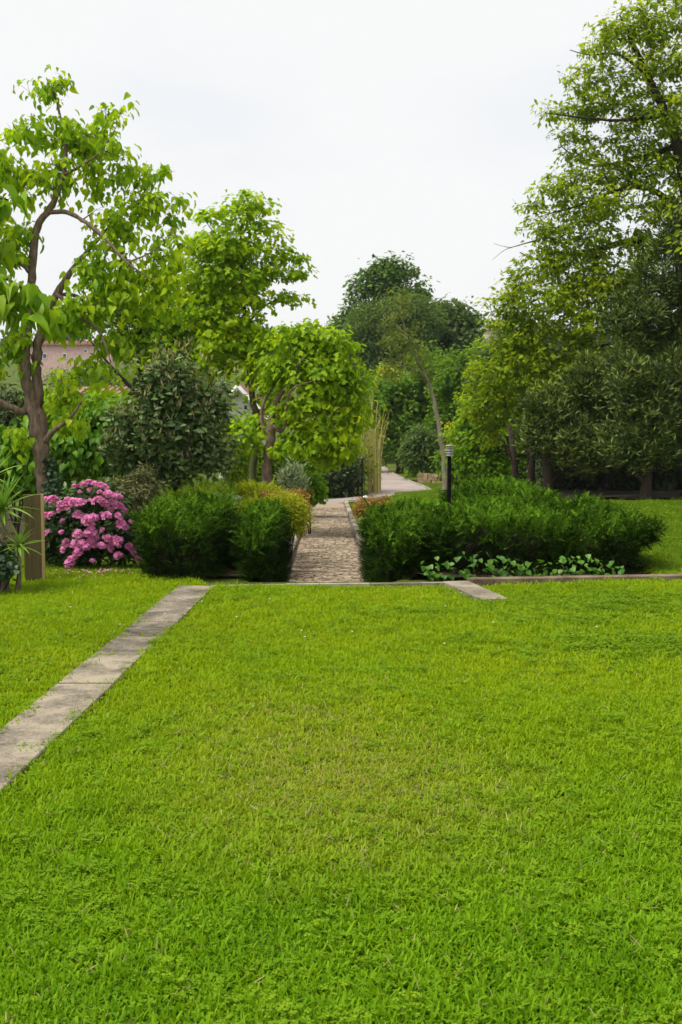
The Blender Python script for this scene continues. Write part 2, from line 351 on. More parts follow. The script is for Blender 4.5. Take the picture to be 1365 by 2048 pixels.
M['ivy'] = leaf_mat('ivy', [(0.037, 0.113, 0.0118), (0.073, 0.186, 0.0168), (0.135, 0.278, 0.0294)], 0.25, 0.35, 0.5, patch=2.0, instance=True)
M['ivy_dark'] = leaf_mat('ivy_dark', [(0.02, 0.05, 0.018), (0.04, 0.085, 0.03), (0.08, 0.13, 0.06)], 0.2, 0.35, 0.5, patch=2.0)
M['cane'] = leaf_mat('cane', [(0.275, 0.237, 0.0550), (0.413, 0.350, 0.0990), (0.525, 0.450, 0.1650)], 0.05, 0.5, 0.3, patch=0, instance=True)
M['bamboo_leaf'] = leaf_mat('bamboo_leaf', [(0.126, 0.182, 0.0220), (0.210, 0.266, 0.0385), (0.308, 0.336, 0.0660)], 0.35, 0.5, 0.3, patch=0.8)
M['far_wood'] = leaf_mat('far_wood', [(0.035, 0.06, 0.03), (0.05, 0.08, 0.035), (0.07, 0.10, 0.045)], 0.2, 0.8, 0.1, patch=0.05)
def plain(name, c, rough=0.85, var=0.12, sc=2.0):
    m, nt = new_mat(name); n = noise(nt, sc, 5, 0.6, world_pos(nt))
    r = ramp(nt, [tuple(x * (1 - var) for x in c), tuple(x * (1 + var) for x in c)], [0.35, 0.65]); nt.links.new(n, r.inputs[0])
    return finish(m, nt, r.outputs[0], rough, 0.2)
M['pink_wall'] = plain('pink_wall', (0.58, 0.38, 0.36)); M['white_wall'] = plain('white_wall', (0.66, 0.64, 0.60)); M['cream_wall'] = plain('cream_wall', (0.55, 0.49, 0.42))
M['tile'] = plain('tile', (0.27, 0.145, 0.105), 0.9, 0.3, 3.0); M['tile_dark'] = plain('tile_dark', (0.26, 0.13, 0.09), 0.9, 0.3, 3.0)
M['pane'] = finish(*new_mat('pane'), (0.05, 0.06, 0.07), 0.1, 0.5); M['trim'] = plain('trim', (0.70, 0.69, 0.66))

# ================================================================== SETTING
# ground sheet to the horizon
xs = np.unique(np.round(np.concatenate([np.linspace(-900, -60, 15), np.linspace(-60, -8, 27), np.linspace(-8, 14, 180), np.linspace(14, 60, 24), np.linspace(60, 900, 15)]), 3))
ys = np.unique(np.round(np.concatenate([np.linspace(-40, 0, 9), np.linspace(0, 11, 56), np.linspace(11, 45, 137), np.linspace(45, 120, 50), np.linspace(120, 400, 40), np.linspace(400, 1400, 20)]), 3))
gx, gy = np.meshgrid(xs, ys)
gz = terrain(gx, gy) + 0.02 * np.sin(gx * 1.7 + gy * 0.9) * np.sin(gy * 1.3) * ((gy < 11) | (np.abs(gx - PXS * gy) > 1.2)) * (gy > 3)
nx, ny = len(xs), len(ys)
i = np.arange(ny - 1)[:, None] * nx + np.arange(nx - 1)[None]
Q = np.stack([i, i + 1, i + nx + 1, i + nx], -1).reshape(-1, 4)
gnd = struct(link('ground', mesh_from('ground', np.stack([gx, gy, gz], -1).reshape(-1, 3), Q, M['ground'], None, True)))
def gnd_z(x, y): return T(x, y) + (0.02 * math.sin(x * 1.7 + y * 0.9) * math.sin(y * 1.3) if y > 3 else 0)

def drape(name, x0, x1, y0, y1, mat, step=0.25, lift=0.02, wob=0.12, seed=1):
    r = np.random.default_rng(seed); xa = np.linspace(x0, x1, max(3, int((x1 - x0) / step))); ya = np.linspace(y0, y1, max(3, int((y1 - y0) / step))); X_, Y_ = np.meshgrid(xa, ya)
    X_ = X_ + wob * np.sin(Y_ * 2.3 + seed) * ((X_ == x0) | (X_ == x1)); Y_ = Y_ + wob * np.sin(X_ * 1.9 + seed) * ((Y_ == y0) | (Y_ == y1))
    Z_ = terrain(X_, Y_) + lift + 0.02 * np.abs(r.normal(size=X_.shape)); a_, b_ = len(xa), len(ya); ii = np.arange(b_ - 1)[:, None] * a_ + np.arange(a_ - 1)[None]
    return struct(link(name, mesh_from(name, np.stack([X_, Y_, Z_], -1).reshape(-1, 3), np.stack([ii, ii + 1, ii + a_ + 1, ii + a_], -1).reshape(-1, 4), mat, None, True)))
drape('planting_bed', -1.85, -0.86, 11.45, 19.0, M['soil'], wob=0.0, seed=2)
drape('planting_bed', 0.42, 2.95, 11.36, 16.5, M['soil'], wob=0.0, seed=3)
drape('shaded_soil', 3.2, 16.0, 25.2, 36.0, M['soil_dark'], 0.3, 0.05, 0.35, seed=4)  # shade under the right-hand trees put into a darker soil colour
drape('shaded_soil', -9.0, -1.4, 16.5, 33.0, M['soil'], 0.4, 0.03, 0.3, seed=5)

# cobbled path: bed, then stone by stone
rng = np.random.default_rng(3)
def pc(y): return PXS * y
cob = bpy.data.objects.new('cobbled_path', None); COL.objects.link(cob); cob.location = (pc(14.5), 14.5, -0.5); struct(cob)
def local(o, V): return np.asarray(V, float) - np.array(o.location)
yb = np.linspace(14.35, 36.7, 60); bedV = []; 
for y in yb: bedV += [[pc(y) - PW - 0.02, y, path_z(y) - 0.012], [pc(y) + PW + 0.02, y, path_z(y) - 0.012]]
q = np.array([[2 * k, 2 * k + 1, 2 * k + 3, 2 * k + 2] for k in range(len(yb) - 1)])
link('bed', mesh_from('bed', local(cob, bedV), q, M['mortar'], np.full(len(bedV), 0.5)), cob)
rows = []; y = 14.4
while y < 34.2:
    h = rng.uniform(0.07, 0.12); x = -PW + 0.01; row = []
    while x < PW - 0.03:
        wd = min(rng.uniform(0.06, 0.135), PW - 0.005 - x); row.append((x, x + wd)); x += wd
    rows.append((y, h, row)); y += h
stones = []
for (y, h, row) in rows:
    for (a, b) in row:
        g = rng.uniform(0.006, 0.012); jit = lambda s=0.016: rng.uniform(-s, s)
        outer = np.array([[a + g + jit(), y + g + jit()], [(a + b) / 2 + jit(), y + g + jit(0.012)], [b - g + jit(), y + g + jit()], [b - g + jit(0.01), y + h / 2],
                          [b - g + jit(), y + h - g + jit()], [(a + b) / 2 + jit(), y + h - g + jit(0.012)], [a + g + jit(), y + h - g + jit()], [a + g + jit(0.01), y + h / 2]])
        c = outer.mean(0); inner = c + (outer - c) * 0.78
        top = rng.uniform(0.006, 0.024) + 0.02 * math.sin(y * 2.1 + a * 3) * 0.3; tl = rng.uniform(-0.04, 0.04, 2)
        if y < 15.3: top += 0.004
        def lift(p, z): return [p[0] + pc(p[1]), p[1], path_z(p[1]) + z]
        V = [lift(p, -0.014) for p in outer] + [lift(p, top * 0.75) for p in (c + (outer - c) * 0.95)] + [lift(p, top + float(np.dot(p - c, tl))) for p in inner]
        n = 8; fs = []
        for lv in (0, 8):
            fs += [[lv + k, lv + (k + 1) % n, lv + 8 + (k + 1) % n, lv + 8 + k] for k in range(n)]
        stones.append((np.array(V), [np.array(fs), np.array([[16 + k for k in range(8)]])], rng.uniform()))
rest = MB()
for k, (V, fs, rv) in enumerate(stones):
    if k < 300:
        c = V.mean(0); me = mesh_from('cobble', V - c, fs, M['cobble'], np.full(len(V), rv)); link('cobble', me, cob, list(c - np.array(cob.location)))
    else: rest.add(local(cob, V), fs, rv)
struct(link('cobbles', rest.mesh('cobbles', M['cobble']), cob), 'stuff')
# flat smoother apron where the path meets the driveway
ya = np.linspace(34.2, 36.9, 6); V = []
for y in ya: V += [[pc(y) - PW, y, path_z(y) + 0.012], [pc(y) + PW, y, path_z(y) + 0.012]]
link('apron', mesh_from('apron', local(cob, V), np.array([[2 * k, 2 * k + 1, 2 * k + 3, 2 * k + 2] for k in range(5)]), M['mortar'], np.full(12, 0.9)), cob)
# cross bands with open cracks
for yy in (15.72, 29.6):
    mb = MB(); mb.box((pc(yy), yy, path_z(yy) + 0.012), (PW, 0.03 if yy < 20 else 0.22, 0.022)); link('cross_band', mb.mesh('cross_band', M['cobble']), cob).location = -np.array(cob.location)
# path kerbs, piece by piece
for s in (-1, 1):
    y = 14.4
    while y < 36.4:
        ln = rng.uniform(0.8, 1.1); y2 = min(y + ln, 36.7) - 0.015; x1 = pc(y) + s * (PW + 0.075); x2 = pc(y2) + s * (PW + 0.075)
        c = np.array([(x1 + x2) / 2, (y + y2) / 2, path_z((y + y2) / 2) + 0.0]); hw = 0.055; sl = (path_z(y2) - path_z(y)) / 2; hx = (x2 - x1) / 2
        top = (0.085 if s < 0 else 0.10) + rng.uniform(-0.006, 0.006); V = []
        for (yy, k) in ((-(y2 - y) / 2, -1), ((y2 - y) / 2, 1)):
            V += [[k * hx - hw, yy, k * sl - 0.1], [k * hx - hw, yy, k * sl + top - 0.012], [k * hx - hw + 0.012, yy, k * sl + top], [k * hx + hw - 0.012, yy, k * sl + top], [k * hx + hw, yy, k * sl + top - 0.012], [k * hx + hw, yy, k * sl - 0.1]]
        fs = [np.array([[k, (k + 1) % 6, 6 + (k + 1) % 6, 6 + k] for k in range(6)]), np.array([[0, 1, 2, 3, 4, 5], [11, 10, 9, 8, 7, 6]])]
        link('kerb_stone', mesh_from('kerb_stone', V, fs, M['kerb'], np.full(12, rng.uniform())), cob, list(c - np.array(cob.location)))
        y += ln
# steps from the lawn down to the path
st = bpy.data.objects.new('stone_steps', None); COL.objects.link(st); st.location = (pc(12.5), 11.4, -0.3); struct(st)
for k in range(4):
    y0 = 11.28 + k * 0.78; zt = -0.165 - k * 0.12
    mb = MB(); mb.box((pc(y0) - st.location.x, y0 + 0.385 - 11.4, zt - 0.15 + 0.3), (PW + 0.1, 0.385, 0.15), 0, rng.uniform())
    link('step', mb.mesh('step', M['kerb']), st)

# driveway
ZR = -1.4
def gr(px, py, dz=0.0): return G(px, py, ZR + dz)
low = [(560, 1013), (622, 1010), (690, 1005), (730, 1001), (770, 996), (820, 991), (868, 985.5)]
upl = [(560, 1004), (640, 1000), (700, 995), (738, 989), (752, 980), (755, 960), (757, 945), (757, 929)]
upr = [(868, 984), (850, 974.5), (826, 966), (800, 955), (780, 944), (768, 934), (762, 927)]
poly = low + upr + upl[::-1]
V = np.array([gr(*p, dz=0.02) for p in poly])
import bmesh
bm = bmesh.new(); bv = [bm.verts.new(v) for v in V]; f = bm.faces.new(bv); bmesh.ops.triangulate(bm, faces=[f]); me = bpy.data.meshes.new('driveway'); bm.to_mesh(me); bm.free(); me.materials.append(M['asphalt'])
struct(link('driveway', me))
# pale kerb along the driveway's far side
for (pts, nm) in ((upr[:-1], 'driveway_kerb'), (low[2:], 'driveway_kerb')):
    W = [gr(*p, dz=0.0) for p in pts]; mb = MB(); mb.tube(np.array(W) + [0, 0, 0.02], 0.075 if pts is upr[:-1] else 0.05, 6)
    struct(link(nm, mb.mesh(nm, M['kerb'])))

# concrete strips set flush in the lawn
def slab_quad(c4, h0=-0.06, h1=0.022, rv=0.5):
    c4 = np.array(c4)[:, :2]; c = c4.mean(0); ins = c + (c4 - c) * 1.0
    V = [[*p, h0] for p in ins] + [[*p, h1 - 0.006] for p in ins]
    d = nrm(c - ins); V += [[*(p + dd * 0.012), h1] for p, dd in zip(ins, d)]
    fs = [[a + k, a + (k + 1) % 4, a + 4 + (k + 1) % 4, a + 4 + k] for a in (0, 4) for k in range(4)] + [[8, 9, 10, 11]]
    V = np.array(V); cc = np.array([*c, 0]); return V - cc, np.array(fs), cc
def lerp(a, b, t): return a + (b - a) * t
lE = (G(355, 1175), G(0, 1460)); rE = (G(428, 1175), G(0, 1585))
def strip_pt(E, y): t = (y - E[0][1]) / (E[1][1] - E[0][1]); return lerp(E[0], E[1], t)
strip = bpy.data.objects.new('concrete_strip', None); COL.objects.link(strip); struct(strip)
yj = [G(0, p)[1] for p in (1172.5, 1244, 1272, 1311.5, 1367, 1492)] + [4.9, 4.0, 3.0]
SLABS = []
for a, b in zip(yj[:-1], yj[1:]):
    g = 0.011; q4 = [strip_pt(lE, b + g), strip_pt(rE, b + g), strip_pt(rE, a - g), strip_pt(lE, a - g)]
    SLABS.append([p[:2] for p in q4])
    V, fs, cc = slab_quad(q4, h1=0.006 + rng.uniform(-0.003, 0.003)); link('slab', mesh_from('slab', V, fs, M['concrete'], np.full(12, rng.uniform())), strip, list(cc))
strip2 = bpy.data.objects.new('concrete_strip', None); COL.objects.link(strip2); struct(strip2)
far2 = (G(886, 1164), G(936, 1162.5)); near2 = (G(962, 1199), G(1016, 1198))
for a, b in ((0.0, 0.49), (0.51, 1.0)):
    q4 = [lerp(far2[0], near2[0], b), lerp(far2[1], near2[1], b), lerp(far2[1], near2[1], a), lerp(far2[0], near2[0], a)]
    SLABS.append([p[:2] for p in q4])
    V, fs, cc = slab_quad(q4, h1=0.008); link('slab', mesh_from('slab', V, fs, M['concrete'], np.full(12, rng.uniform(0.55, 0.8))), strip2, list(cc))

# kerb along the far edge of the lawn
edge = [G(424, 1172.5), G(572, 1170), G(740, 1168.5), G(888, 1166)]
edge2 = [G(940, 1167), G(1130, 1164), G(1365, 1160), G(1700, 1153)]
lk = bpy.data.objects.new('lawn_kerb', None); COL.objects.link(lk); struct(lk)
def kerb_run(pts, h, wd, mat, step=0.55):
    pts = [np.array(p) for p in pts]
    for a, b in zip(pts[:-1], pts[1:]):
        L_ = np.linalg.norm((b - a)[:2]); n = max(1, round(L_ / step))
        for k in range(n):
            p = lerp(a, b, k / n); q = lerp(a, b, (k + 1) / n); c = (p + q) / 2; ang = math.atan2(q[1] - p[1], q[0] - p[0])
            mb = MB(); hl = np.linalg.norm((q - p)[:2]) / 2 - 0.004; hh = h / 2 + 0.1 + rng.uniform(-0.005, 0.005)
            mb.box((0, 0, h / 2 - 0.1), (hl, wd / 2, hh), ang + rng.uniform(-0.012, 0.012), rng.uniform())
            o = link('kerb_stone', mb.mesh('kerb_stone', mat), lk, (c[0], c[1] + wd / 2, 0))
kerb_run(edge, 0.002, 0.06, M['kerb']); kerb_run(edge2, 0.036, 0.14, M['kerb_brown'], 0.8)

# ------------------------------------------------------------------ turf (blades instanced as tufts)
rng = np.random.default_rng(11)
def blade(mb, base, az, lean, ln, wd, curl, rv, blunt=0.6):
    d = np.array([math.cos(az), math.sin(az)]); s = np.array([-d[1], d[0]]); V = []; p = np.array([0.0, 0.0, 0.0]); a = lean
    ws = (0.75, 1.0, 0.9, blunt); seg = ln / 3
    pts = [p.copy()]
    for k in range(3):
        p = p + seg * np.array([d[0] * math.sin(a), d[1] * math.sin(a), math.cos(a)]); pts.append(p.copy()); a += curl
    for k, q in enumerate(pts):
        o = np.array([s[0], s[1], 0]) * wd / 2 * ws[k]; up = np.array([0, 0, 0.10 * wd]) 
        V += [q - o + up, q + o + up]
    V.append(pts[-1] + (pts[-1] - pts[-2]) * 0.22)
    V = np.array(V) + base
    mb.add(V, [np.array([[0, 1, 3, 2], [2, 3, 5, 4], [4, 5, 7, 6]]), np.array([[6, 7, 8]])], rv)
protos = bpy.data.collections.new('turf_tufts')
def proto(k, mb, mat): o = bpy.data.objects.new('tuft_%02d' % k, mb.mesh('tuft_%02d' % k, mat)); protos.objects.link(o)
for k in range(10):                                   # broad-bladed turf
    mb = MB()
    for _ in range(30):
        r_ = 0.055 * math.sqrt(rng.uniform()); a = rng.uniform(0, 6.283)
        blade(mb, (r_ * math.cos(a), r_ * math.sin(a), -0.006), rng.uniform(0, 6.283), abs(rng.normal(0.85, 0.38)), rng.uniform(0.020, 0.042), rng.uniform(0.0050, 0.0092), rng.uniform(-0.1, 0.35), rng.uniform(), rng.uniform(0.35, 0.8))
    proto(k, mb, M['turf'])
for k in range(10, 13):                               # tufts with dry blades and runners
    mb = MB()
    for _ in range(9):
        r_ = 0.05 * math.sqrt(rng.uniform()); a = rng.uniform(0, 6.283)
        blade(mb, (r_ * math.cos(a), r_ * math.sin(a), 0.004), rng.uniform(0, 6.283), rng.uniform(0.7, 1.45), rng.uniform(0.02, 0.05), rng.uniform(0.002, 0.005), rng.uniform(-0.1, 0.2), rng.uniform(), 0.4)
    proto(k, mb, M['dry_blade'])
for k in range(13, 16):                               # small-leaved clover
    mb = MB()
    for _ in range(20):
        r_ = 0.055 * math.sqrt(rng.uniform()); a = rng.uniform(0, 6.283); h = rng.uniform(0.015, 0.042)
        for j in range(3):
            az = a + j * 2.094; c = np.array([r_ * math.cos(a * 3), r_ * math.sin(a * 3), h]); d = np.array([math.cos(az), math.sin(az), rng.uniform(-0.3, 0.3)]); s = np.array([-d[1], d[0], 0])
            l_ = rng.uniform(0.007, 0.012)
            mb.add(np.array([c, c + d * l_ * 0.6 + s * l_ * 0.5, c + d * l_, c + d * l_ * 0.6 - s * l_ * 0.5]), np.array([[0, 1, 2, 3]]), rng.uniform())
    proto(k, mb, M['clover'])
for k in range(16, 18):                               # long thin blades standing above the turf
    mb = MB()
    for _ in range(6):
        blade(mb, (rng.uniform(-.03, .03), rng.uniform(-.03, .03), 0), rng.uniform(0, 6.283), abs(rng.normal(0.4, 0.25)), rng.uniform(0.05, 0.075), rng.uniform(0.002, 0.0035), rng.uniform(0.1, 0.4), rng.uniform(), 0.3)
    proto(k, mb, M['turf'])

def in_slab(x, y, grow=0.0):
    hit = np.zeros(len(x), bool)
    for q in SLABS:
        q = np.array(q); c = q.mean(0); q = c + (q - c) * (1 + grow); ins = np.ones(len(x), bool); sg = None
        for a, b in zip(q, np.roll(q, -1, 0)):
            cr_ = (b[0] - a[0]) * (y - a[1]) - (b[1] - a[1]) * (x - a[0])
            ins &= cr_ > -0.012 * np.linalg.norm(b - a) * rng.normal(0.3, 1.1, len(x))
        hit |= ins
    return hit
def scatter(n, x0, x1, y0, y1): return rng.uniform(x0, x1, n), rng.uniform(y0, y1, n)
pts = []
for (x0, x1, y0, y1, dens, sc) in ((-2.6, 2.6, 2.1, 4.2, 1250, 1.0), (-3.4, 3.4, 4.2, 7.0, 950, 1.0), (-5.2, 5.2, 7.0, 11.25, 640, 1.1)):
    x, y = scatter(int((x1 - x0) * (y1 - y0) * dens), x0, x1, y0, y1); pts.append((x, y, np.full(len(x), sc)))
x, y = scatter(5200, -5.6, -1.45, 11.2, 13.2); pts.append((x, y, np.full(len(x), 1.1)))
x, y = scatter(900, -2.5, -1.7, 12, 20); pts.append((x, y, np.full(len(x), 1.3)))
x, y = scatter(14000, 2.3, 9.5, 11.35, 20); pts.append((x, y, np.full(len(x), 1.3)))
x, y = scatter(12000, 2.3, 14, 20, 30); pts.append((x, y, np.full(len(x), 1.7)))
x, y = scatter(3500, -0.3, 4.5, 30, 48); pts.append((x, y, np.full(len(x), 1.7)))
X = np.concatenate([p[0] for p in pts]); Y = np.concatenate([p[1] for p in pts]); S = np.concatenate([p[2] for p in pts])
edge_y = np.interp(X, [-9, edge[0][0], edge[-1][0], edge2[0][0], edge2[-1][0]], [13.2, edge[0][1], edge[-1][1], edge2[0][1], edge2[-1][1]])
edge_y = np.where(X < -1.25, 13.0, edge_y)
def in_poly(X, Y, pl):
    ins = np.zeros(len(X), bool)
    for (a, b) in zip(pl, pl[1:] + pl[:1]):
        ins ^= ((a[1] > Y) != (b[1] > Y)) & (X < (b[0] - a[0]) * (Y - a[1]) / (b[1] - a[1] + 1e-12) + a[0])
    return ins
ondrive = in_poly(X, Y, [(p[0], p[1]) for p in (gr(*q) for q in poly)])
onlawn = (Y < edge_y - 0.015) | (X > 2.9) | ((X < -1.6) & (Y < 20)) | (Y > 30)
keep = onlawn & ~ondrive & ~in_slab(X, Y) & ~((np.abs(Y - edge_y - 0.06) < 0.09) & (X > -1.2) & (X < 12)) & ~((X > 2.6) & (Y > 25.0 + 0.35 * np.sin(X * 1.9)) & (Y < 36)) & ~((np.abs(X - PXS * Y) < PW + 0.2) & (Y > 11.2))
X, Y, S = X[keep], Y[keep], S[keep]
Z = terrain(X, Y) + 0.02 * np.sin(X * 1.7 + Y * 0.9) * np.sin(Y * 1.3) * ((Y < 11) | (np.abs(X - PXS * Y) > 1.2)) * (Y > 3)
u = rng.uniform(size=len(X)); idx = rng.integers(0, 10, len(X))
def spotw(px, py, rx, ry):
    c = G(px, py); return np.exp(-(((X - c[0]) / rx) ** 2 + ((Y - c[1]) / ry) ** 2))
dryp = 0.02 + 0.42 * spotw(700, 1560, 0.55, 0.7) + 0.22 * spotw(560, 1430, 0.5, 0.6)
clov = 0.045 + 0.75 * spotw(1290, 1290, 0.75, 0.30) + 0.6 * spotw(1230, 1205, 0.9, 0.45) + 0.6 * spotw(850, 1221, 0.28, 0.12) + 0.55 * spotw(1120, 1240, 0.4, 0.2) + 0.05 * (np.sin(X * 2.3 + 1) * np.sin(Y * 2.9) > 0.35)
idx = np.where(u < dryp, rng.integers(10, 13, len(X)), idx)
u2 = rng.uniform(size=len(X)); idx = np.where((u >= dryp) & (u2 < clov), rng.integers(13, 16, len(X)), idx)
idx = np.where((u >= dryp) & (u2 > 0.965), rng.integers(16, 18, len(X)), idx)
ex = (idx >= 10) & (idx < 16) & (rng.uniform(size=len(X)) < 0.75)
X, Y, Z, S = (np.concatenate([a_, a_[ex]]) for a_ in (X, Y, Z, S)); idx = np.concatenate([idx, rng.integers(0, 10, int(ex.sum()))])
jx, jy, js = [], [], []
for yv in yj[1:-2]:
    a_, b_ = strip_pt(lE, yv), strip_pt(rE, yv)
    for k in range(rng.integers(5, 16)):
        q_ = lerp(a_, b_, rng.beta(0.8, 0.8)); jx.append(q_[0] + rng.normal(0, .006)); jy.append(q_[1] + rng.normal(0, .006)); js.append(rng.uniform(.3, .6))
for E_, sg in ((lE, 1), (rE, -1)):
    for k in range(150):
        q_ = strip_pt(E_, rng.uniform(4.6, 10.7)); o_ = abs(rng.normal(0, .014)) * (1 + 2 * (math.sin(q_[1] * 5.1 + sg) > 0.6)); jx.append(q_[0] + sg * o_); jy.append(q_[1]); js.append(rng.uniform(.45, .85))
X = np.concatenate([X, jx]); Y = np.concatenate([Y, jy]); Z = np.concatenate([Z, np.full(len(jx), -0.008)]); S = np.concatenate([S, js]); idx = np.concatenate([idx, rng.choice([0, 1, 2, 3, 4, 5, 6, 7, 8, 13, 14, 10], len(jx))])
S = S * rng.uniform(0.75, 1.2, len(X)) * (1 - 0.25 * spotw(700, 1560, 0.5, 0.6))
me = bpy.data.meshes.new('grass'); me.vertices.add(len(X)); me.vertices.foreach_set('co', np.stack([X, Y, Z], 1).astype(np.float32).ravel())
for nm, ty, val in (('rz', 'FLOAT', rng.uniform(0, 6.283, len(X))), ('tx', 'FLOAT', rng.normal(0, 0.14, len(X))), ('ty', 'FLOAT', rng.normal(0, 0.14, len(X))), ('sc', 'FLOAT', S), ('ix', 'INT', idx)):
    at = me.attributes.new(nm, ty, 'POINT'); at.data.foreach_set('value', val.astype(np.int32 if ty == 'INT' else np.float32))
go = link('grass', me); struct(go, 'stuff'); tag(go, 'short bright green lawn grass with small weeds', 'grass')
ng = bpy.data.node_groups.new('turf', 'GeometryNodeTree')
ng.interface.new_socket('Geometry', in_out='INPUT', socket_type='NodeSocketGeometry'); ng.interface.new_socket('Geometry', in_out='OUTPUT', socket_type='NodeSocketGeometry')
gi = ng.nodes.new('NodeGroupInput'); goo = ng.nodes.new('NodeGroupOutput')
iop = ng.nodes.new('GeometryNodeInstanceOnPoints'); ci = ng.nodes.new('GeometryNodeCollectionInfo')
ci.inputs['Collection'].default_value = protos; ci.inputs['Separate Children'].default_value = True; ci.inputs['Reset Children'].default_value = True
def na(nm, ty):
    n = ng.nodes.new('GeometryNodeInputNamedAttribute'); n.data_type = ty; n.inputs['Name'].default_value = nm; return n.outputs['Attribute']
cx = ng.nodes.new('ShaderNodeCombineXYZ')
ng.links.new(na('tx', 'FLOAT'), cx.inputs[0]); ng.links.new(na('ty', 'FLOAT'), cx.inputs[1]); ng.links.new(na('rz', 'FLOAT'), cx.inputs[2])
e2r = ng.nodes.new('FunctionNodeEulerToRotation'); ng.links.new(cx.outputs[0], e2r.inputs[0])
ng.links.new(gi.outputs[0], iop.inputs['Points']); ng.links.new(ci.outputs[0], iop.inputs['Instance']); iop.inputs['Pick Instance'].default_value = True
ng.links.new(na('ix', 'INT'), iop.inputs['Instance Index']); ng.links.new(e2r.outputs[0], iop.inputs['Rotation']); ng.links.new(na('sc', 'FLOAT'), iop.inputs['Scale'])
ng.links.new(iop.outputs[0], goo.inputs[0])
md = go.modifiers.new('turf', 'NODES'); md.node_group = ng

# ================================================================== VEGETATION TOOLS
TPL = {
 'heart': (np.array([[0, .04, 0], [-.16, -.02, .05], [-.34, .16, .12], [-.32, .44, .09], [-.15, .76, .0], [0, 1, -.26], [.15, .76, .0], [.32, .44, .09], [.34, .16, .12], [.16, -.02, .05], [0, .45, -.04]], float),
           np.array([[10, k, (k + 1) % 10] for k in range(10)])),
 'oval': (np.array([[0, 0, 0], [-.24, .45, .06], [.24, .45, .06], [0, 1, -.06]], float), np.array([[0, 3, 1], [0, 2, 3]])),
 'round': (np.array([[0, 0, 0], [-.36, .5, .08], [.36, .5, .08], [0, 1, -.08]], float), np.array([[0, 3, 1], [0, 2, 3]])),
 'lance': (np.array([[0, 0, 0], [-.12, .45, .03], [.12, .45, .03], [0, 1, -.05]], float), np.array([[0, 3, 1], [0, 2, 3]])),
 'maple': (np.array([[0, 0, 0], [-.48, .30, .04], [-.20, .48, .02], [-.26, .80, 0], [0, 1, -.12], [.26, .80, 0], [.20, .48, .02], [.48, .30, .04]], float),
           np.array([[0, 2, 1], [0, 4, 2], [2, 4, 3], [0, 6, 4], [6, 5, 4], [0, 7, 6]])),
 'ivy': (np.array([[0, 0, 0], [-.45, .12, .05], [-.42, .5, .02], [0, 1, -.1], [.42, .5, .02], [.45, .12, .05], [0, .4, -.03]], float),
         np.array([[0, 6, 1], [1, 6, 2], [2, 6, 3], [0, 5, 6], [5, 4, 6], [4, 3, 6]])),
}
def spray_tpl(n=7, spread=0.20, wd=0.075, seed=0):
    r = np.random.default_rng(seed); V = []; Fc = []
    for k in range(n):
        y0 = 0.06 + 0.86 * k / n
        for s in (-1, 1):
            ln = spread * (1.25 - 0.75 * k / n) * r.uniform(0.75, 1.25); a = r.uniform(0.45, 0.85); z = r.uniform(-0.5, 0.6) * ln
            b = len(V); V += [[0, y0 - wd * 0.5, 0], [s * ln * math.sin(a), y0 + ln * math.cos(a), z], [0, y0 + wd, 0.0]]; Fc.append([b, b + 1, b + 2])
    b = len(V); V += [[-wd * 0.35, 0, 0], [wd * 0.35, 0, 0], [0, 1.06, 0.06]]; Fc.append([b, b + 1, b + 2])
    V = np.array(V, float); V[:, 2] -= 0.16 * (V[:, 1] - 0.4) ** 2
    return V, np.array(Fc)
TPL['spray'] = spray_tpl(6, 0.21, 0.065)
TPL['spray_long'] = spray_tpl(6, 0.14, 0.06, 4)

def leaf_arrays(pos, axis, normal, size, tpl, rnd):
    tv, tf = TPL[tpl]; a = nrm(axis); n = normal - (normal * a).sum(1, keepdims=True) * a; n = nrm(n); s = np.cross(a, n)
    sz = np.asarray(size)[:, None, None]
    V = pos[:, None] + sz * (tv[None, :, 0:1] * s[:, None] + tv[None, :, 1:2] * a[:, None] + tv[None, :, 2:3] * n[:, None])
    Fa = (tf[None] + (np.arange(len(pos)) * len(tv))[:, None, None]).reshape(-1, tf.shape[1])
    return V.reshape(-1, 3), Fa, np.repeat(rnd, len(tv))

def in_ell(rng, n, bias=2.0):
    d = nrm(rng.normal(size=(n, 3))); return d * rng.uniform(size=(n, 1)) ** (1 / (bias + 0.6))

def lobe_world(lobes, d):
    out = []
    for lb in lobes:
        px, py, rx, ry = lb[:4]; dd = d + (lb[5] if len(lb) > 5 else 0.0); k = PXM(dd); c = P(px, py, dd); rz = lb[4] if len(lb) > 4 and lb[4] else 0.8 * max(rx, ry) * k
        out.append((c, np.array([rx * k, rz, ry * k])))
    return out

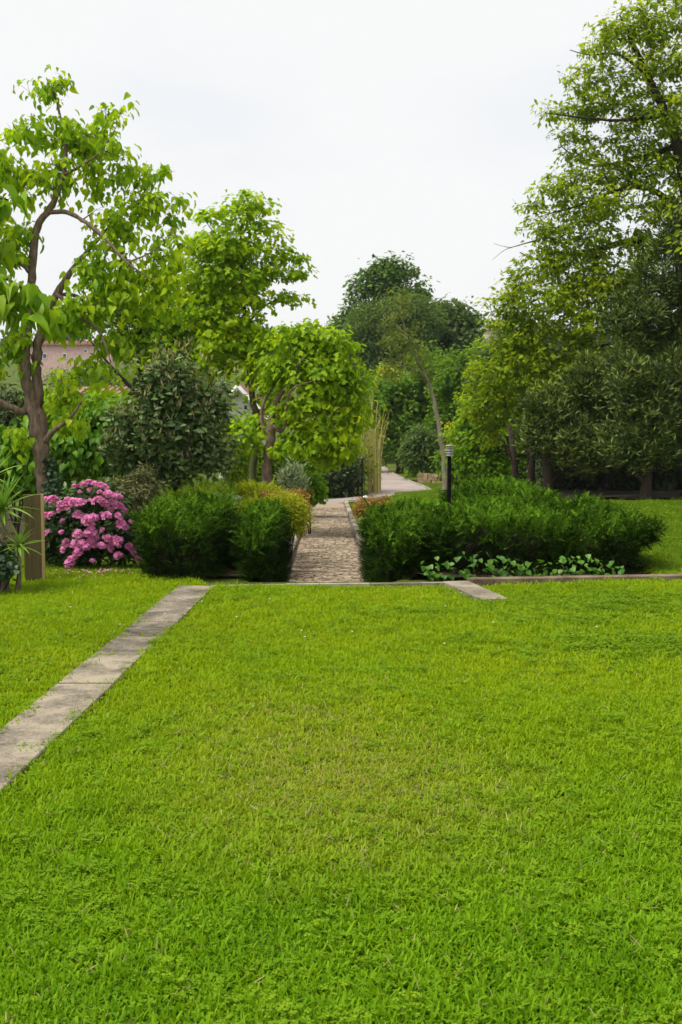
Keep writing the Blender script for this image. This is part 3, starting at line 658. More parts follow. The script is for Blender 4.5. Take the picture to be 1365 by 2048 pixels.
def grow_tree(name, label, cat, base, limbs, lobes, d, mats, leaf, lsize, ncl, lpc, crad, seed, group=None, droop=0.25, flat=0.75, twig_r=0.006, up=0.8, bias=2.0, sub=0.6, twig_keep=1.0, extra=None, foliage_name='crown', subtwigs=0):
    """limbs: lists of (px,py,depth offset,radius); lobes: (px,py,rx,ry[,rz,depth offset]) crown masses; ncl leaf clusters, lpc leaves per cluster"""
    rng = np.random.default_rng(seed)
    t = thing(name, label, cat, base, group); b = np.array(t.location)
    nodes = []; nr = []; mb = MB()
    for lm in limbs:
        p = np.array([(*P(q[0], q[1], d + q[2]), q[3]) for q in lm], float)
        n = len(p); tt = np.linspace(0, n - 1, (n - 1) * 5 + 1); i0 = np.minimum(tt.astype(int), n - 2); fr = (tt - i0)[:, None]
        pm = p[np.maximum(i0 - 1, 0)]; p0 = p[i0]; p1 = p[i0 + 1]; p2 = p[np.minimum(i0 + 2, n - 1)]
        c = 0.5 * (2 * p0 + (p1 - pm) * fr + (2 * pm - 5 * p0 + 4 * p1 - p2) * fr ** 2 + (3 * p0 - pm - 3 * p1 + p2) * fr ** 3)
        wob = rng.normal(0, 0.12, (len(c), 3)) * c[:, 3:4]; mb.tube(c[:, :3] + wob - b, np.maximum(c[:, 3], 0.004) * (1 + rng.normal(0, 0.05, len(c))), 9)
        if p[-1, 3] >= 0.0035 or foliage_name != 'crown': nodes.append(c[:, :3]); nr.append(c[:, 3])       # dead twigs stay bare
    link('trunk', mb.mesh('trunk', mats[0], True), t)
    LW = lobe_world(lobes, d); vol = np.array([np.prod(r) ** (2 / 3) for _, r in LW]); cnt = np.maximum(1, np.round(ncl * vol / vol.sum())).astype(int)
    C = np.vstack([c + in_ell(rng, k, bias) * r * (1 + 0.2 * (rng.uniform(size=(k, 1)) < 0.16)) for (c, r), k in zip(LW, cnt)]); O = np.vstack([np.repeat(c[None], k, 0) for (c, r), k in zip(LW, cnt)])
    gzv = terrain(C[:, 0], C[:, 1]) + 0.12; C[:, 2] = np.maximum(C[:, 2], gzv + rng.uniform(0, 0.25, len(C)))
    nodes = np.vstack(nodes); nr = np.concatenate(nr); okn = np.arange(len(nodes)) >= 3
    order = np.argsort([np.min(((nodes[okn] - c) ** 2).sum(1)) for c in C]); tb = MB()
    for q in order:
        c = C[q]; dd = np.sqrt(((nodes - c) ** 2).sum(1)) + np.where(okn, 0, 9) + 0.35 * np.maximum(nodes[:, 2] - c[2], 0); j = int(np.argmin(dd)); a = nodes[j]; ln = np.linalg.norm(c - a)
        r0 = max(min(nr[j] * 0.6, 0.35 * twig_r + 0.012 * ln + twig_r * 0.6), twig_r * 0.5)
        mid = (a + c) / 2 + rng.normal(0, 0.10, 3) * ln + np.array([0, 0, 0.06 * ln]); s = np.array([0, .25, .5, .75, 1.0])[:, None]
        cv = (1 - s) ** 2 * a + 2 * s * (1 - s) * mid + s ** 2 * c
        if rng.uniform() < twig_keep: tb.tube(cv - b, np.linspace(r0, twig_r * 0.35, 5), 4, False)
        for _ in range(subtwigs):
            dv = rng.normal(size=3) * [1, 1, 0.6]; e = c + nrm(dv) * crad * rng.uniform(0.7, 1.2); tb.tube(np.array([c, (c + e) / 2 + rng.normal(0, 0.12, 3) * crad, e]) - b, [twig_r * 0.4, twig_r * 0.32, twig_r * 0.2], 3, False)
        nodes = np.vstack([nodes, cv[1:]]); nr = np.concatenate([nr, np.linspace(r0, twig_r * 0.5, 5)[1:]]); okn = np.concatenate([okn, np.ones(4, bool)])
    if tb.n: link('branches', tb.mesh('branches', mats[1], True), t)['kind'] = 'stuff'
    k = np.maximum(2, rng.poisson(lpc, len(C))); ci = np.repeat(np.arange(len(C)), k); n = len(ci)
    cs = np.clip(np.exp(rng.normal(-0.05, 0.33, len(C))), 0.45, 1.9)[ci]
    off = np.clip(rng.normal(size=(n, 3)), -1.5, 1.5) * crad * 0.55 * cs[:, None]; off[:, 2] *= flat
    pos = C[ci] + off
    outw = nrm(off + 0.25 * nrm(C - O)[ci] * crad + 1e-6); hz = rng.normal(size=(n, 3)); hz[:, 2] *= 0.3
    axis = nrm(outw * 0.7 + nrm(hz) * 0.8 + np.array([0, 0, -droop * 2])); nor = nrm(np.array([0, 0, 0.62 * up]) + 0.3 * outw + 0.6 * nrm(C - C.mean(0))[ci] + 0.45 * rng.normal(size=(n, 3)))
    if droop > 0.5: nor = nrm(outw * 0.8 + 0.5 * rng.normal(size=(n, 3)) + np.array([0, 0, 0.35]))
    crn = np.clip(0.5 + 0.24 * rng.normal(size=len(C))[ci] * 0.7 + 0.26 * rng.normal(size=n), 0, 1)
    pos[:, 2] = np.maximum(pos[:, 2], terrain(pos[:, 0], pos[:, 1]) + 0.05)
    V, Fa, rr = leaf_arrays(pos - b, axis, nor, lsize * np.clip(rng.normal(0.95, 0.25, n), 0.4, 1.5), leaf, crn)
    o = link(foliage_name, mesh_from(foliage_name, V, Fa, mats[2], rr, True), t); o['kind'] = 'stuff'
    if extra: extra(t, b, C, O, rng)
    return t

def base_at(px, d, dx=0.0): x = P(px, 814, d)[0] + dx; return np.array([x, d, T(x, d)])
def pxy(p):                                      # world point -> picture coordinates, only for laying out trunks that start at the ground
    v = np.asarray(p) - np.array([0, 0, EYE]); zc = v[1] * CP - v[2] * SP; yc = v[1] * SP + v[2] * CP; return CX + F * v[0] / zc, CY - F * yc / zc

def shrub(name, label, lobes, d, leaf, lsize, ncl, lpc, crad, mat, seed, group=None, cat='shrub', stems=5, bark='bark_dark', **kw):
    """a bush: short stems from one root into the given masses"""
    LW = lobe_world(lobes, d); c = sum(l[0] for l in LW) / len(LW); bx = np.array([c[0], d, T(c[0], d)]); rng = np.random.default_rng(seed + 900)
    limbs = []; px0, py0 = pxy(bx + [0, 0, -0.05])
    for k in range(stems):
        l = LW[k % len(LW)]; e = l[0] + rng.normal(0, 0.3, 3) * l[1]; e[2] = max(e[2], bx[2] + 0.15); m_ = (bx + e) / 2 + rng.normal(0, 0.06, 3); ex, ey = pxy(e); mx_, my_ = pxy(m_); r0 = 0.018 * (l[1][2] / 0.5) ** 0.5
        limbs.append([(px0 + rng.normal(0, 3), py0, 0, r0), (mx_, my_, m_[1] - d, r0 * 0.75), (ex, ey, e[1] - d, r0 * 0.3)])
    return grow_tree(name, label, cat, bx, limbs, lobes, d, (M[bark], M['twig'], mat), leaf, lsize, ncl, lpc, crad, seed, group, foliage_name='foliage', **kw)

def juniper(name, label, bodies, mat, seed, dens=2700, slen=(0.055, 0.11), group=None, cat='shrub', p=4.2, core_mat='dead_wood', tpl='spray', rise=0.55):
    """bodies: (centre xyz, half sizes) rounded blocks of clipped juniper standing on the ground"""
    rng = np.random.default_rng(seed); bodies = [(np.array(c, float), np.array(h, float)) for c, h in bodies]
    c0 = bodies[0][0]; t = thing(name, label, cat, (c0[0], c0[1], T(c0[0], c0[1])), group); b = np.array(t.location)
    def level(x, c, h): return ((np.abs((x - c) / h)) ** p).sum(1) ** (1 / p)
    Ps, Ns = [], []
    for i, (c, h) in enumerate(bodies):
        area = 2 * (4 * h[0] * h[1] / 2 + 4 * h[0] * h[2] + 4 * h[1] * h[2]) * 0.8
        n = int(area * dens / 7.0); dv = nrm(rng.normal(size=(n, 3)) * np.array([1, 1, 1])) * h; dv = nrm(dv)
        u = dv / h; r_ = (np.abs(u) ** p).sum(1) ** (-1 / p); x = c + dv * r_[:, None]
        q = (x - c) / h; nn = nrm(np.sign(q) * np.abs(q) ** (p - 1) / h)
        lump = 0.5 + 0.5 * np.sin(x[:, 0] * 9 + seed) * np.sin(x[:, 1] * 8 + 1) * np.sin(x[:, 2] * 10 + 2)
        x = c + (x - c) * (1 - rng.uniform(0, 1, n)[:, None] ** 2 * 0.20) + nn * (lump[:, None] - 0.6) * 0.10
        tz = np.clip((c[2] + h[2] - x[:, 2]) / (2 * h[2]), 0, 1)[:, None]; x[:, :2] = c[:2] + (x[:, :2] - c[:2]) * (1 - 0.10 * tz)
        ok = x[:, 2] > terrain(x[:, 0], x[:, 1]) + 0.02
        for j, (c2, h2) in enumerate(bodies):
            if j != i: ok &= level(x, c2, h2) > 0.88
        Ps.append(x[ok]); Ns.append(nn[ok])
    x = np.vstack(Ps); nn = np.vstack(Ns); m = len(x); K = 8
    upf = np.clip(nn[:, 2:3], 0, 1); hz = rng.normal(size=(m, 3)) * [1, 1, 0.25]; lean = np.array([0.25, -0.35, 0]); side_keep = rng.uniform(size=m) < 0.8 + 0.2 * np.clip(nn[:, 2] * 2.2 + 0.1, 0, 1); x, nn, upf, hz = x[side_keep], nn[side_keep], upf[side_keep], hz[side_keep]; m = len(x)
    pa = nrm(nn * [0.75, 0.75, 0.22] + upf * (nrm(hz) * 0.8 + lean) + np.array([0, 0, 0.55 * rise]) + 0.30 * rng.normal(size=(m, 3))); pl = rng.uniform(1.5, 2.9, m) * slen[1] * (0.6 + 0.4 * np.clip(nn[:, 2] * 2 + 0.4, 0, 1)); pv = np.clip(0.16 + 0.64 * np.clip(nn[:, 2], 0, 1) + 0.16 * rng.normal(size=m), 0, 1)      # plume colour paler on top, standing in for light from above
    i = np.repeat(np.arange(m), K); n = len(i); tt = np.tile(np.linspace(0.1, 1.0, K), m)
    axis = nrm(pa[i] + (0.62 - 0.4 * tt[:, None]) * rng.normal(size=(n, 3))); sz = rng.uniform(*slen, n) * (1.15 - 0.45 * tt) * (1 + 0.55 * upf[i, 0])
    pos = x[i] + pa[i] * ((tt - 0.75) * pl[i])[:, None] + np.array([0, 0, -0.25]) * (pl[i] * tt * tt * (1 - rise))[:, None] * 0.5
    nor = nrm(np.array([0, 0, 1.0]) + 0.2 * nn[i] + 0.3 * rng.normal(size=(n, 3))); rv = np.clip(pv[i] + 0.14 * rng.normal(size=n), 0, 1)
    pos[:, 2] = np.maximum(pos[:, 2], terrain(pos[:, 0], pos[:, 1]) + 0.01)
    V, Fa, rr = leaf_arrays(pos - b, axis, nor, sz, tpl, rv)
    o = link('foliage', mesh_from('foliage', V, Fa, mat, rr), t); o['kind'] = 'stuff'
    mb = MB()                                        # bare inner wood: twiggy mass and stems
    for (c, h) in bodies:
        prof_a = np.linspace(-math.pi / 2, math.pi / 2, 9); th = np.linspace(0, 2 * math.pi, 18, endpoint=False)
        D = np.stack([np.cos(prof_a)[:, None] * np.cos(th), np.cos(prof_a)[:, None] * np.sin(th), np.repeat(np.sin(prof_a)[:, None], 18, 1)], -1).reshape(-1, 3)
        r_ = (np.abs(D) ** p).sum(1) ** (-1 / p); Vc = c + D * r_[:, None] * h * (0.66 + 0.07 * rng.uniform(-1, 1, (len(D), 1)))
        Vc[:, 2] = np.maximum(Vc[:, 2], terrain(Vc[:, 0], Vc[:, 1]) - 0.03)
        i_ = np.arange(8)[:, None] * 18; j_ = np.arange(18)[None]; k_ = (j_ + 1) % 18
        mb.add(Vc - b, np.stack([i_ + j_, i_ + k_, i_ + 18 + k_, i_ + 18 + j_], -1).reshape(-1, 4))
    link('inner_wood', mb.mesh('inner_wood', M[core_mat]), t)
    sm = MB()
    for (c, h) in bodies:
        for k in range(int(10 + 30 * h[0])):
            e = c + nrm(rng.normal(size=3)) * h * rng.uniform(0.72, 0.95); e[2] = max(e[2], T(e[0], e[1]) + 0.05); s_ = np.array([c[0] + rng.normal(0, 0.1), c[1], T(c[0], c[1])]); m_ = (e + s_) / 2 + rng.normal(0, 0.05, 3)
            sm.tube(np.array([s_, m_, e]) - b, [0.012, 0.008, 0.003], 4, False)
    link('stems', sm.mesh('stems', M['bark_grey']), t)
    return t
def body(px0, px1, ptop, d0, d1, sink=0.15):
    """rounded block seen between px0..px1 with its top at row ptop (at mid depth), spanning depths d0..d1"""
    dm = (d0 + d1) / 2; a = P(px0, ptop, dm); b = P(px1, ptop, dm); g = T((a[0] + b[0]) / 2, dm) - sink; top = a[2]
    return ((a[0] + b[0]) / 2, dm, (top + g) / 2), (abs(b[0] - a[0]) / 2, (d1 - d0) / 2, (top - g) / 2)

# ================================================================== CLIPPED JUNIPERS BY THE LAWN EDGE
HG = 'clipped junipers at the lawn edge'
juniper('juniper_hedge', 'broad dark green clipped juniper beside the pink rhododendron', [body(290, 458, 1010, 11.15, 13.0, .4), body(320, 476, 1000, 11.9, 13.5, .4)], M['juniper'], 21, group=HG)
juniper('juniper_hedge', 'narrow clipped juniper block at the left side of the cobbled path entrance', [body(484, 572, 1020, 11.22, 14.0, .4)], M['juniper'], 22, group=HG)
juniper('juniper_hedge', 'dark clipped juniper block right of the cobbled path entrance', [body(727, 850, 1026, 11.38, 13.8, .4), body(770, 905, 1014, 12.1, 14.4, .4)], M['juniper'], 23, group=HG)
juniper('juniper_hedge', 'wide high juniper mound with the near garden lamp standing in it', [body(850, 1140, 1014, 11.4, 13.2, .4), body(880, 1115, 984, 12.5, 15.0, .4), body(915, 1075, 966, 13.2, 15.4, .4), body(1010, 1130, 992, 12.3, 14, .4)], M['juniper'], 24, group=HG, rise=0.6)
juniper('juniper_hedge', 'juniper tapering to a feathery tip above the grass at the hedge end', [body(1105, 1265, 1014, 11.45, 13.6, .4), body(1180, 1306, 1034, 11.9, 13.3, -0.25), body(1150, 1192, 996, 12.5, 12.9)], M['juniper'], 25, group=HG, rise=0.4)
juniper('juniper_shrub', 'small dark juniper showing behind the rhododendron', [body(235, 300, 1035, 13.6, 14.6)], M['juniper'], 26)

# low spreading plants of the bed left of the path
juniper('spreading_juniper', 'low mid green spreading juniper below the dark leathery-leaved tree', [body(372, 470, 978, 15.6, 17.4), body(330, 420, 990, 15, 16.5)], M['juniper_mid'], 31, 1400, (0.08, 0.15))
juniper('spreading_juniper', 'yellow green spreading juniper at the foot of the two trunks', [body(450, 560, 978, 16.6, 18.6)], M['juniper_gold'], 32, 1300, (0.08, 0.15), core_mat='soil')
juniper('golden_juniper', 'flat golden juniper behind the narrow clipped block', [body(470, 560, 1008, 14.3, 15.8)], M['juniper_gold'], 33, 1500, (0.07, 0.13))
def spire(px0, px1, py, d): return [((px0 + px1) / 2, py, (px1 - px0) / 2, 14)]
shrub('spirea_bush', 'rounded lime green bush with orange tips beside the path kerb', [(565, 1012, 38, 26), (590, 1030, 26, 34)], 16.2, 'oval', 0.035, 240, 34, 0.10, M['yellow_leaf'], 41, up=1.0)
shrub('spirea_bush', 'orange leaved bush spilling over the left path kerb', [(592, 1000, 26, 20), (604, 1030, 12, 40), (540, 992, 20, 8), (560, 990, 50, 7)], 16.9, 'oval', 0.035, 150, 26, 0.08, M['orange_leaf'], 42)
shrub('silver_shrub', 'small silvery grey shrub with upright shoots behind the orange bush', [(585, 965, 22, 18), (572, 950, 6, 12), (590, 942, 5, 14)], 19.5, 'lance', 0.08, 90, 30, 0.10, M['silver_leaf'], 43, droop=-0.45)
shrub('leafy_shrub', 'fresh green leafy shrub overhanging the far left path kerb', [(612, 968, 24, 22), (628, 985, 14, 14)], 23, 'round', 0.10, 70, 22, 0.16, M['maple_back'], 44)
shrub('orange_barberry', 'low orange leaved barberry behind the right clipped juniper', [(738, 1010, 22, 10), (768, 1006, 16, 8), (722, 1020, 9, 9)], 21, 'oval', 0.045, 130, 26, 0.10, M['orange_leaf'], 45)
shrub('olive_shrub', 'dry olive grey shrub behind the pink rhododendron', [(235, 985, 40, 28), (285, 975, 30, 35)], 15.0, 'lance', 0.07, 160, 34, 0.12, M['olive_leaf'], 46)
shrub('grey_shrub', 'pale grey green weedy plant behind the broad clipped juniper', [(455, 1003, 28, 10), (425, 998, 22, 8)], 15.6, 'lance', 0.06, 60, 26, 0.08, M['silver_leaf'], 47)

# ================================================================== PINK RHODODENDRON
trm = MB(); rg = np.random.default_rng(5)
for k in range(16):
    th = rg.uniform(0, 6.283); ph = rg.uniform(0, 1.35); d_ = np.array([math.sin(ph) * math.cos(th), math.sin(ph) * math.sin(th), math.cos(ph)])
    c = d_ * 0.042 * rg.uniform(.75, 1.3); u_ = nrm(np.cross(d_, [0.3, 0.1, 0.9])); v_ = np.cross(d_, u_); rv = rg.uniform()
    for j in range(5):
        a = j * 1.2566 + rg.uniform(-.2, .2); e = u_ * math.cos(a) + v_ * math.sin(a); f_ = u_ * math.cos(a + 1.57) + v_ * math.sin(a + 1.57)
        trm.add(np.array([c, c + e * .022 + f_ * .013 + d_ * .016, c + e * .037 + d_ * .012 * rg.uniform(0, 2), c + e * .022 - f_ * .013 + d_ * .016]), np.array([[0, 1, 2, 3]]), np.clip(rv + rg.normal(0, .15), 0, 1))
truss_me = trm.mesh('flower_cluster', M['pink'])
FL = [(int(90 + 190 * a), int(968 + 160 * b), 4.5) for a, b in np.random.default_rng(4).uniform(size=(22, 2)) if (a - .47) ** 2 / .2 + (b - .45) ** 2 / .3 < 1] + [(165, 972, 8), (178, 966, 7), (188, 970, 8), (200, 972, 8), (208, 975, 7), (150, 974, 6), (92, 1002, 9), (104, 1000, 9), (113, 1003, 8), (123, 1010, 7), (136, 1001, 7), (147, 1004, 9), (160, 1006, 9), (138, 1014, 8), (120, 1020, 6),
      (218, 990, 9), (230, 993, 7), (238, 994, 7), (198, 1004, 10), (210, 1008, 9), (228, 1010, 9), (240, 1012, 8), (248, 1021, 7), (157, 1030, 9), (176, 1040, 11), (188, 1038, 9), (180, 1046, 8), (214, 1033, 10), (237, 1033, 8), (243, 1051, 11), (92, 1034, 9), (104, 1031, 8),
      (184, 1060, 8), (157, 1068, 9), (176, 1068, 7), (190, 1077, 8), (134, 1086, 8), (150, 1088, 9), (166, 1087, 8), (185, 1086, 9), (156, 1105, 9), (172, 1094, 7), (215, 1077, 7), (224, 1082, 8), (236, 1083, 9), (204, 1091, 7), (222, 1098, 6), (258, 1095, 9), (237, 1112, 8), (266, 1106, 6), (275, 1119, 8), (140, 1126, 9), (146, 1117, 6), (152, 1117, 6), (94, 1066, 7), (205, 1060, 5), (222, 1020, 6), (200, 985, 5), (180, 980, 5), (160, 984, 4), (128, 1098, 6)]
DR = 12.4
def rhodo_extra(t, b, C, O, rng):
    for (px, py, r) in FL:
        dd = DR - 0.40 * math.sqrt(max(0, 1 - ((px - 178) / 110) ** 2)) + rng.uniform(-0.04, 0.04) + (0.22 if py < 985 else 0); p = P(px, py, dd)
        o = link('flower_cluster', truss_me, t, list(p - b)); s = r / 9 * 0.051 / 0.062 * rng.uniform(0.92, 1.1); o.scale = (s * rng.uniform(0.9, 1.25), s * rng.uniform(0.9, 1.2), s * rng.uniform(0.65, 0.85))
        d_ = nrm(p - P(178, 1080, DR)); e = Vector((d_[0] * 0.8, d_[1] * 0.8, abs(d_[2]) * 0.5 + 0.55)).to_track_quat('Z', 'Y').to_euler(); e.rotate_axis('Z', rng.uniform(0, 6.28)); o.rotation_euler = e
shrub('rhododendron', 'rhododendron bush covered in pink flowers beside the wooden board', [(185, 1010, 55, 42), (120, 1050, 42, 48), (225, 1040, 30, 50), (180, 1070, 65, 60), (240, 1110, 36, 24), (160, 1120, 50, 25), (105, 1100, 40, 45, 0.2, 0.2)], DR, 'oval', 0.085, 330, 15, 0.10, M['rhodo_leaf'], 51, stems=9, droop=0.15, up=0.6, extra=rhodo_extra)
rg = np.random.default_rng(8); mb = MB()
for k in range(140):
    g = G(rg.normal(185, 48), 1146 + rg.exponential(5)); p = np.array([g[0], g[1], 0.03 + rg.uniform(0, .015)]); a = rg.uniform(0, 6.28); s_ = rg.uniform(.008, .016)
    e = np.array([math.cos(a), math.sin(a), rg.uniform(-.2, .2)]) * s_; f_ = np.array([-math.sin(a), math.cos(a), 0.3]) * s_ * .6; mb.add(np.array([p - e, p + f_, p + e, p - f_]), np.array([[0, 1, 2, 3]]), rg.uniform())
tag(struct(link('fallen_petals', mb.mesh('fallen_petals', M['pink'])), 'stuff'), 'pink petals fallen in the grass under the rhododendron', 'petals')

# ================================================================== WOODEN BOARD, YUCCA
bd = 11.25; p0 = G(48, 1158); p1 = G(82, 1158); top = P(46, 990, p0[1])[2]; wB = p1[0] - p0[0]; cxB = (p0[0] + p1[0]) / 2
t = thing('wooden_board', 'upright weathered wooden board beside the pink rhododendron', 'board', (cxB, p0[1] + 0.06, 0)); t.rotation_euler = (0, 0, R(8))
mb = MB(); mb.box((0, 0, top / 2 - 0.05), (wB / 2, 0.028, top / 2 + 0.05)); link('panel', mb.mesh('panel', M['board']), t)
mb = MB(); mb.box((wB / 2 + 0.013, 0, top / 2 - 0.05), (0.0125, 0.03, top / 2 + 0.054)); link('edge_strip', mb.mesh('edge_strip', M['board_edge']), t)
for (dx, dz) in ((-0.005, 0.11),):
    V, fq = lathe([(0.0, 0.012), (0.006, 0.012), (0.007, 0)], 10); V = V[:, [0, 2, 1]] * [1, -1, 1]; link('bolt_head', mesh_from('bolt_head', V + [dx, -0.028, top - dz], fq, M['black_metal'], np.full(len(V), .5)), t)

def sword_leaf(ln, wd, bend, mat):
    n = 7; V = []
    for k in range(n):
        s = k / (n - 1); w_ = wd * (0.55 + 1.1 * s if s < .4 else 1.0 * (1 - s) / .6 + 0.02) * 0.5; x_ = ln * (s - 0.25 * bend * s * s); z_ = -bend * ln * s * s * 0.75
        V += [[x_, -w_, z_ + 0.3 * w_], [x_, 0, z_], [x_, w_, z_ + 0.3 * w_]]
    q = [[3 * k + a, 3 * k + 3 + a, 3 * k + 4 + a, 3 * k + 1 + a] for k in range(n - 1) for a in (0, 1)]
    return mesh_from('leaf', V, np.array(q), mat, np.repeat(np.random.default_rng(int(ln * 1000)).uniform(.2, .9), len(V)))
rg = np.random.default_rng(14); yd = 10.7
yb_ = base_at(8, yd); yt = thing('yucca', 'spiky green yucca with several stems in front of the wooden board', 'yucca', yb_)
lm_g = [sword_leaf(l, w_, bnd, M['yucca']) for l, w_, bnd in ((.36, .044, .12), (.42, .046, .3), (.34, .042, .5), (.40, .040, .0))]; lm_d = [sword_leaf(.30, .022, .9, M['straw']), sword_leaf(.26, .02, .5, M['straw'])]
mb = MB()
for (px, py, dx, n, sc, sk) in ((4, 1018, 0, 46, 1.0, 30), (38, 1092, -0.12, 26, 0.62, 10), (-30, 1050, 0.1, 34, 0.9, 16), (-22, 960, 0.15, 30, 0.9, 10)):
    c = P(px, py, yd + dx) - yb_; foot = np.array([c[0] * 0.75, c[1] * 0.5, -0.02]); mb.tube(np.array([foot, (foot + c) / 2 + [0.01, 0, 0], c]), [0.035 * sc + 0.01, 0.03 * sc, 0.025 * sc], 8)
    ros = bpy.data.objects.new('rosette', None); COL.objects.link(ros); ros.parent = yt; ros.location = list(c); ros.empty_display_size = 0.05
    for k in range(n):
        el = R(80) - (k / n) ** 0.9 * R(105); o = link('leaf', lm_g[k % 4], ros); o.scale = (sc * rg.uniform(.8, 1.1),) * 3; o.rotation_euler = (rg.uniform(-.3, .3), -el + rg.normal(0, .08), k * 2.39996 + rg.uniform(-.2, .2))
    for k in range(sk):
        o = link('dead_leaf', lm_d[k % 2], ros, (0, 0, -0.05 - 0.2 * sc * k / sk)); o.scale = (sc * rg.uniform(.6, 1.0),) * 3; o.rotation_euler = (rg.uniform(-.4, .4), R(rg.uniform(45, 80)), rg.uniform(0, 6.28))
link('stem', mb.mesh('stem', M['bark_grey'], True), yt)
shrub('ivy_clump', 'small dark ivy clump at the foot of the yucca', [(6, 1130, 22, 28), (-15, 1110, 20, 30)], 10.55, 'ivy', 0.045, 70, 14, 0.07, M['ivy_dark'], 52, cat='ivy')

# ================================================================== IVY IN FRONT OF THE JUNIPER MOUND
rg = np.random.default_rng(19); iv = thing('ivy', 'fresh green ivy creeping along the foot of the juniper mound', 'ivy', (*G(1000, 1160)[:2], 0))
tv, tf = TPL['ivy']; ivme = [mesh_from('leaf', tv, tf, M['ivy'], np.full(len(tv), v)) for v in (.15, .4, .65, .9)]; ib = np.array(iv.location)
def ivy_leaf(px, py, s, par, pb, dd=11.36):
    p = P(px, py, dd + rg.uniform(-0.06, 0.05)); p[2] = max(p[2], 0.03); o = link('leaf', ivme[rg.integers(4)], par, list(p - pb)); o.scale = (s, s, s)
    a = nrm(np.array([rg.normal(0, .6), -0.5, -0.5 + rg.normal(0, .4)])); n = nrm(np.array([rg.normal(0, .35), -0.75, 0.75])); o.rotation_euler = Vector(a).to_track_quat('Y', 'Z').to_euler(); o.rotation_euler.rotate_axis('Y', rg.uniform(-.6, .6))
for k in range(290):
    px = rg.uniform(846, 1252); env = 1112 + 10 * math.sin(px * 0.031) + (12 if px > 1180 else 0); py = 1165 - (1165 - env) * rg.uniform() ** 1.1 - 0 * k
    if rg.uniform() < 0.12: py -= rg.uniform(0, 22)
    ivy_leaf(px, py, rg.uniform(0.036, 0.068), iv, ib)
mb = MB()
for k in range(14):
    x0 = rg.uniform(860, 1230); pts_ = [P(x0 + j * rg.uniform(6, 14), 1164 - j * rg.uniform(2, 9), 11.4) - ib for j in range(5)]; mb.tube(np.array(pts_), 0.003, 4, False)
link('vine_stems', mb.mesh('vine_stems', M['twig']), iv)

# ================================================================== GARDEN LAMPS
def lamp(label, px, ptop, d, h=None):
    b = base_at(px, d); top = P(px, ptop, d)[2] - b[2]; t = thing('garden_lamp', label, 'lamp', b, 'louvred garden lamps'); pr = 0.0195; hh = 0.112
    V, fq = lathe([(pr * 1.9, 0), (pr * 1.9, .012), (pr, .02), (pr, top - hh - .02), (pr * .8, top - hh - .015), (pr * .8, top - hh)], 14); link('pole', mesh_from('pole', V, fq, M['black_metal'], np.full(len(V), .5), True), t)
    V, fq = lathe([(.026, top - hh), (.026, top - .012)], 14); hd = link('diffuser', mesh_from('diffuser', V, fq, M['lens'], np.full(len(V), .5), True), t)
    for k in range(4):
        z = top - hh + .004 + k * (hh - .012) / 4; V, fq = lathe([(.026, z + .014), (.040, z), (.041, z + .002), (.027, z + .018)], 16); link('louvre', mesh_from('louvre', V, fq, M['alu'], np.full(len(V), .5), True), t)
    V, fq = lathe([(0.0001, top), (.045, top - .004), (.047, top - .010), (.02, top - .012)], 16); link('cap', mesh_from('cap', V, fq, M['alu'], np.full(len(V), .5), True), t)
lamp('black garden lamp with louvred head rising out of the juniper mound', 900, 890, 12.2)
lamp('slim black garden lamp in front of the bamboo by the driveway', 725, 909, 35.2)
b = G(731, 1003, -1.36); t = thing('bollard_light', 'small low light with white globe beside the slim lamp', 'light', (b[0], b[1], T(b[0], b[1])))
V, fq = lathe([(.05, 0), (.05, .08), (.03, .1)], 10); link('base', mesh_from('base', V, fq, M['black_metal'], np.full(len(V), .5)), t)
V, fq = lathe([(.03, .1), (.07, .13), (.085, .18), (.07, .23), (.0001, .26)], 12); link('globe', mesh_from('globe', V, fq, M['opal'], np.full(len(V), .5), True), t)
b = G(747, 983, ZR); t = thing('bollard_light', 'black bollard with pale top at the foot of the bamboo', 'light', (b[0], b[1], ZR))
V, fq = lathe([(.08, 0), (.08, .22), (.05, .23)], 12); link('post', mesh_from('post', V, fq, M['black_metal'], np.full(len(V), .5)), t)
V, fq = lathe([(.07, .23), (.085, .25), (.085, .38), (.0001, .41)], 12); link('globe', mesh_from('globe', V, fq, M['opal'], np.full(len(V), .5), True), t)

# ================================================================== TREES, NEAR TO FAR
# big-leaved tree at the left edge
b1 = base_at(95, 15)
_, yb1 = pxy(b1 + [0, 0, -0.08])
L1 = [(97, yb1, 0, .115), (93, 1000, 0, .10), (86, 930, 0, .095), (78, 872, 0, .10), (60, 800, 0, .075), (50, 730, 0, .068), (53, 665, .05, .062), (64, 600, .05, .055), (66, 525, 0, .05), (75, 455, 0, .044), (108, 405, -.05, .038), (128, 350, -.1, .028), (131, 290, -.1, .02), (118, 220, 0, .014), (105, 172, 0, .007)]
L2 = [(84, 890, 0, .09), (78, 805, .05, .072), (73, 720, .08, .066), (88, 650, .1, .06), (103, 612, .1, .055), (122, 575, .15, .045), (160, 520, .2, .03), (205, 470, .3, .018), (240, 420, .3, .008)]
L3 = [(57, 820, 0, .05), (40, 822, -.1, .046), (0, 803, -.2, .04), (-60, 760, -.3, .03), (-120, 690, -.3, .015)]
L4 = [(86, 888, 0, .045), (112, 858, -.1, .034), (140, 838, -.2, .022), (165, 800, -.3, .010)]
L5 = [(62, 545, 0, .03), (32, 520, -.15, .022), (0, 505, -.2, .018), (-50, 470, -.2, .01)]
L6 = [(92, 425, 0, .03), (130, 424, -.1, .028), (165, 440, -.2, .025), (205, 472, -.3, .02), (255, 525, -.4, .013), (305, 560, -.4, .006)]
L7 = [(128, 350, -.1, .02), (165, 330, -.2, .015), (205, 300, -.2, .010), (235, 250, -.2, .005)]
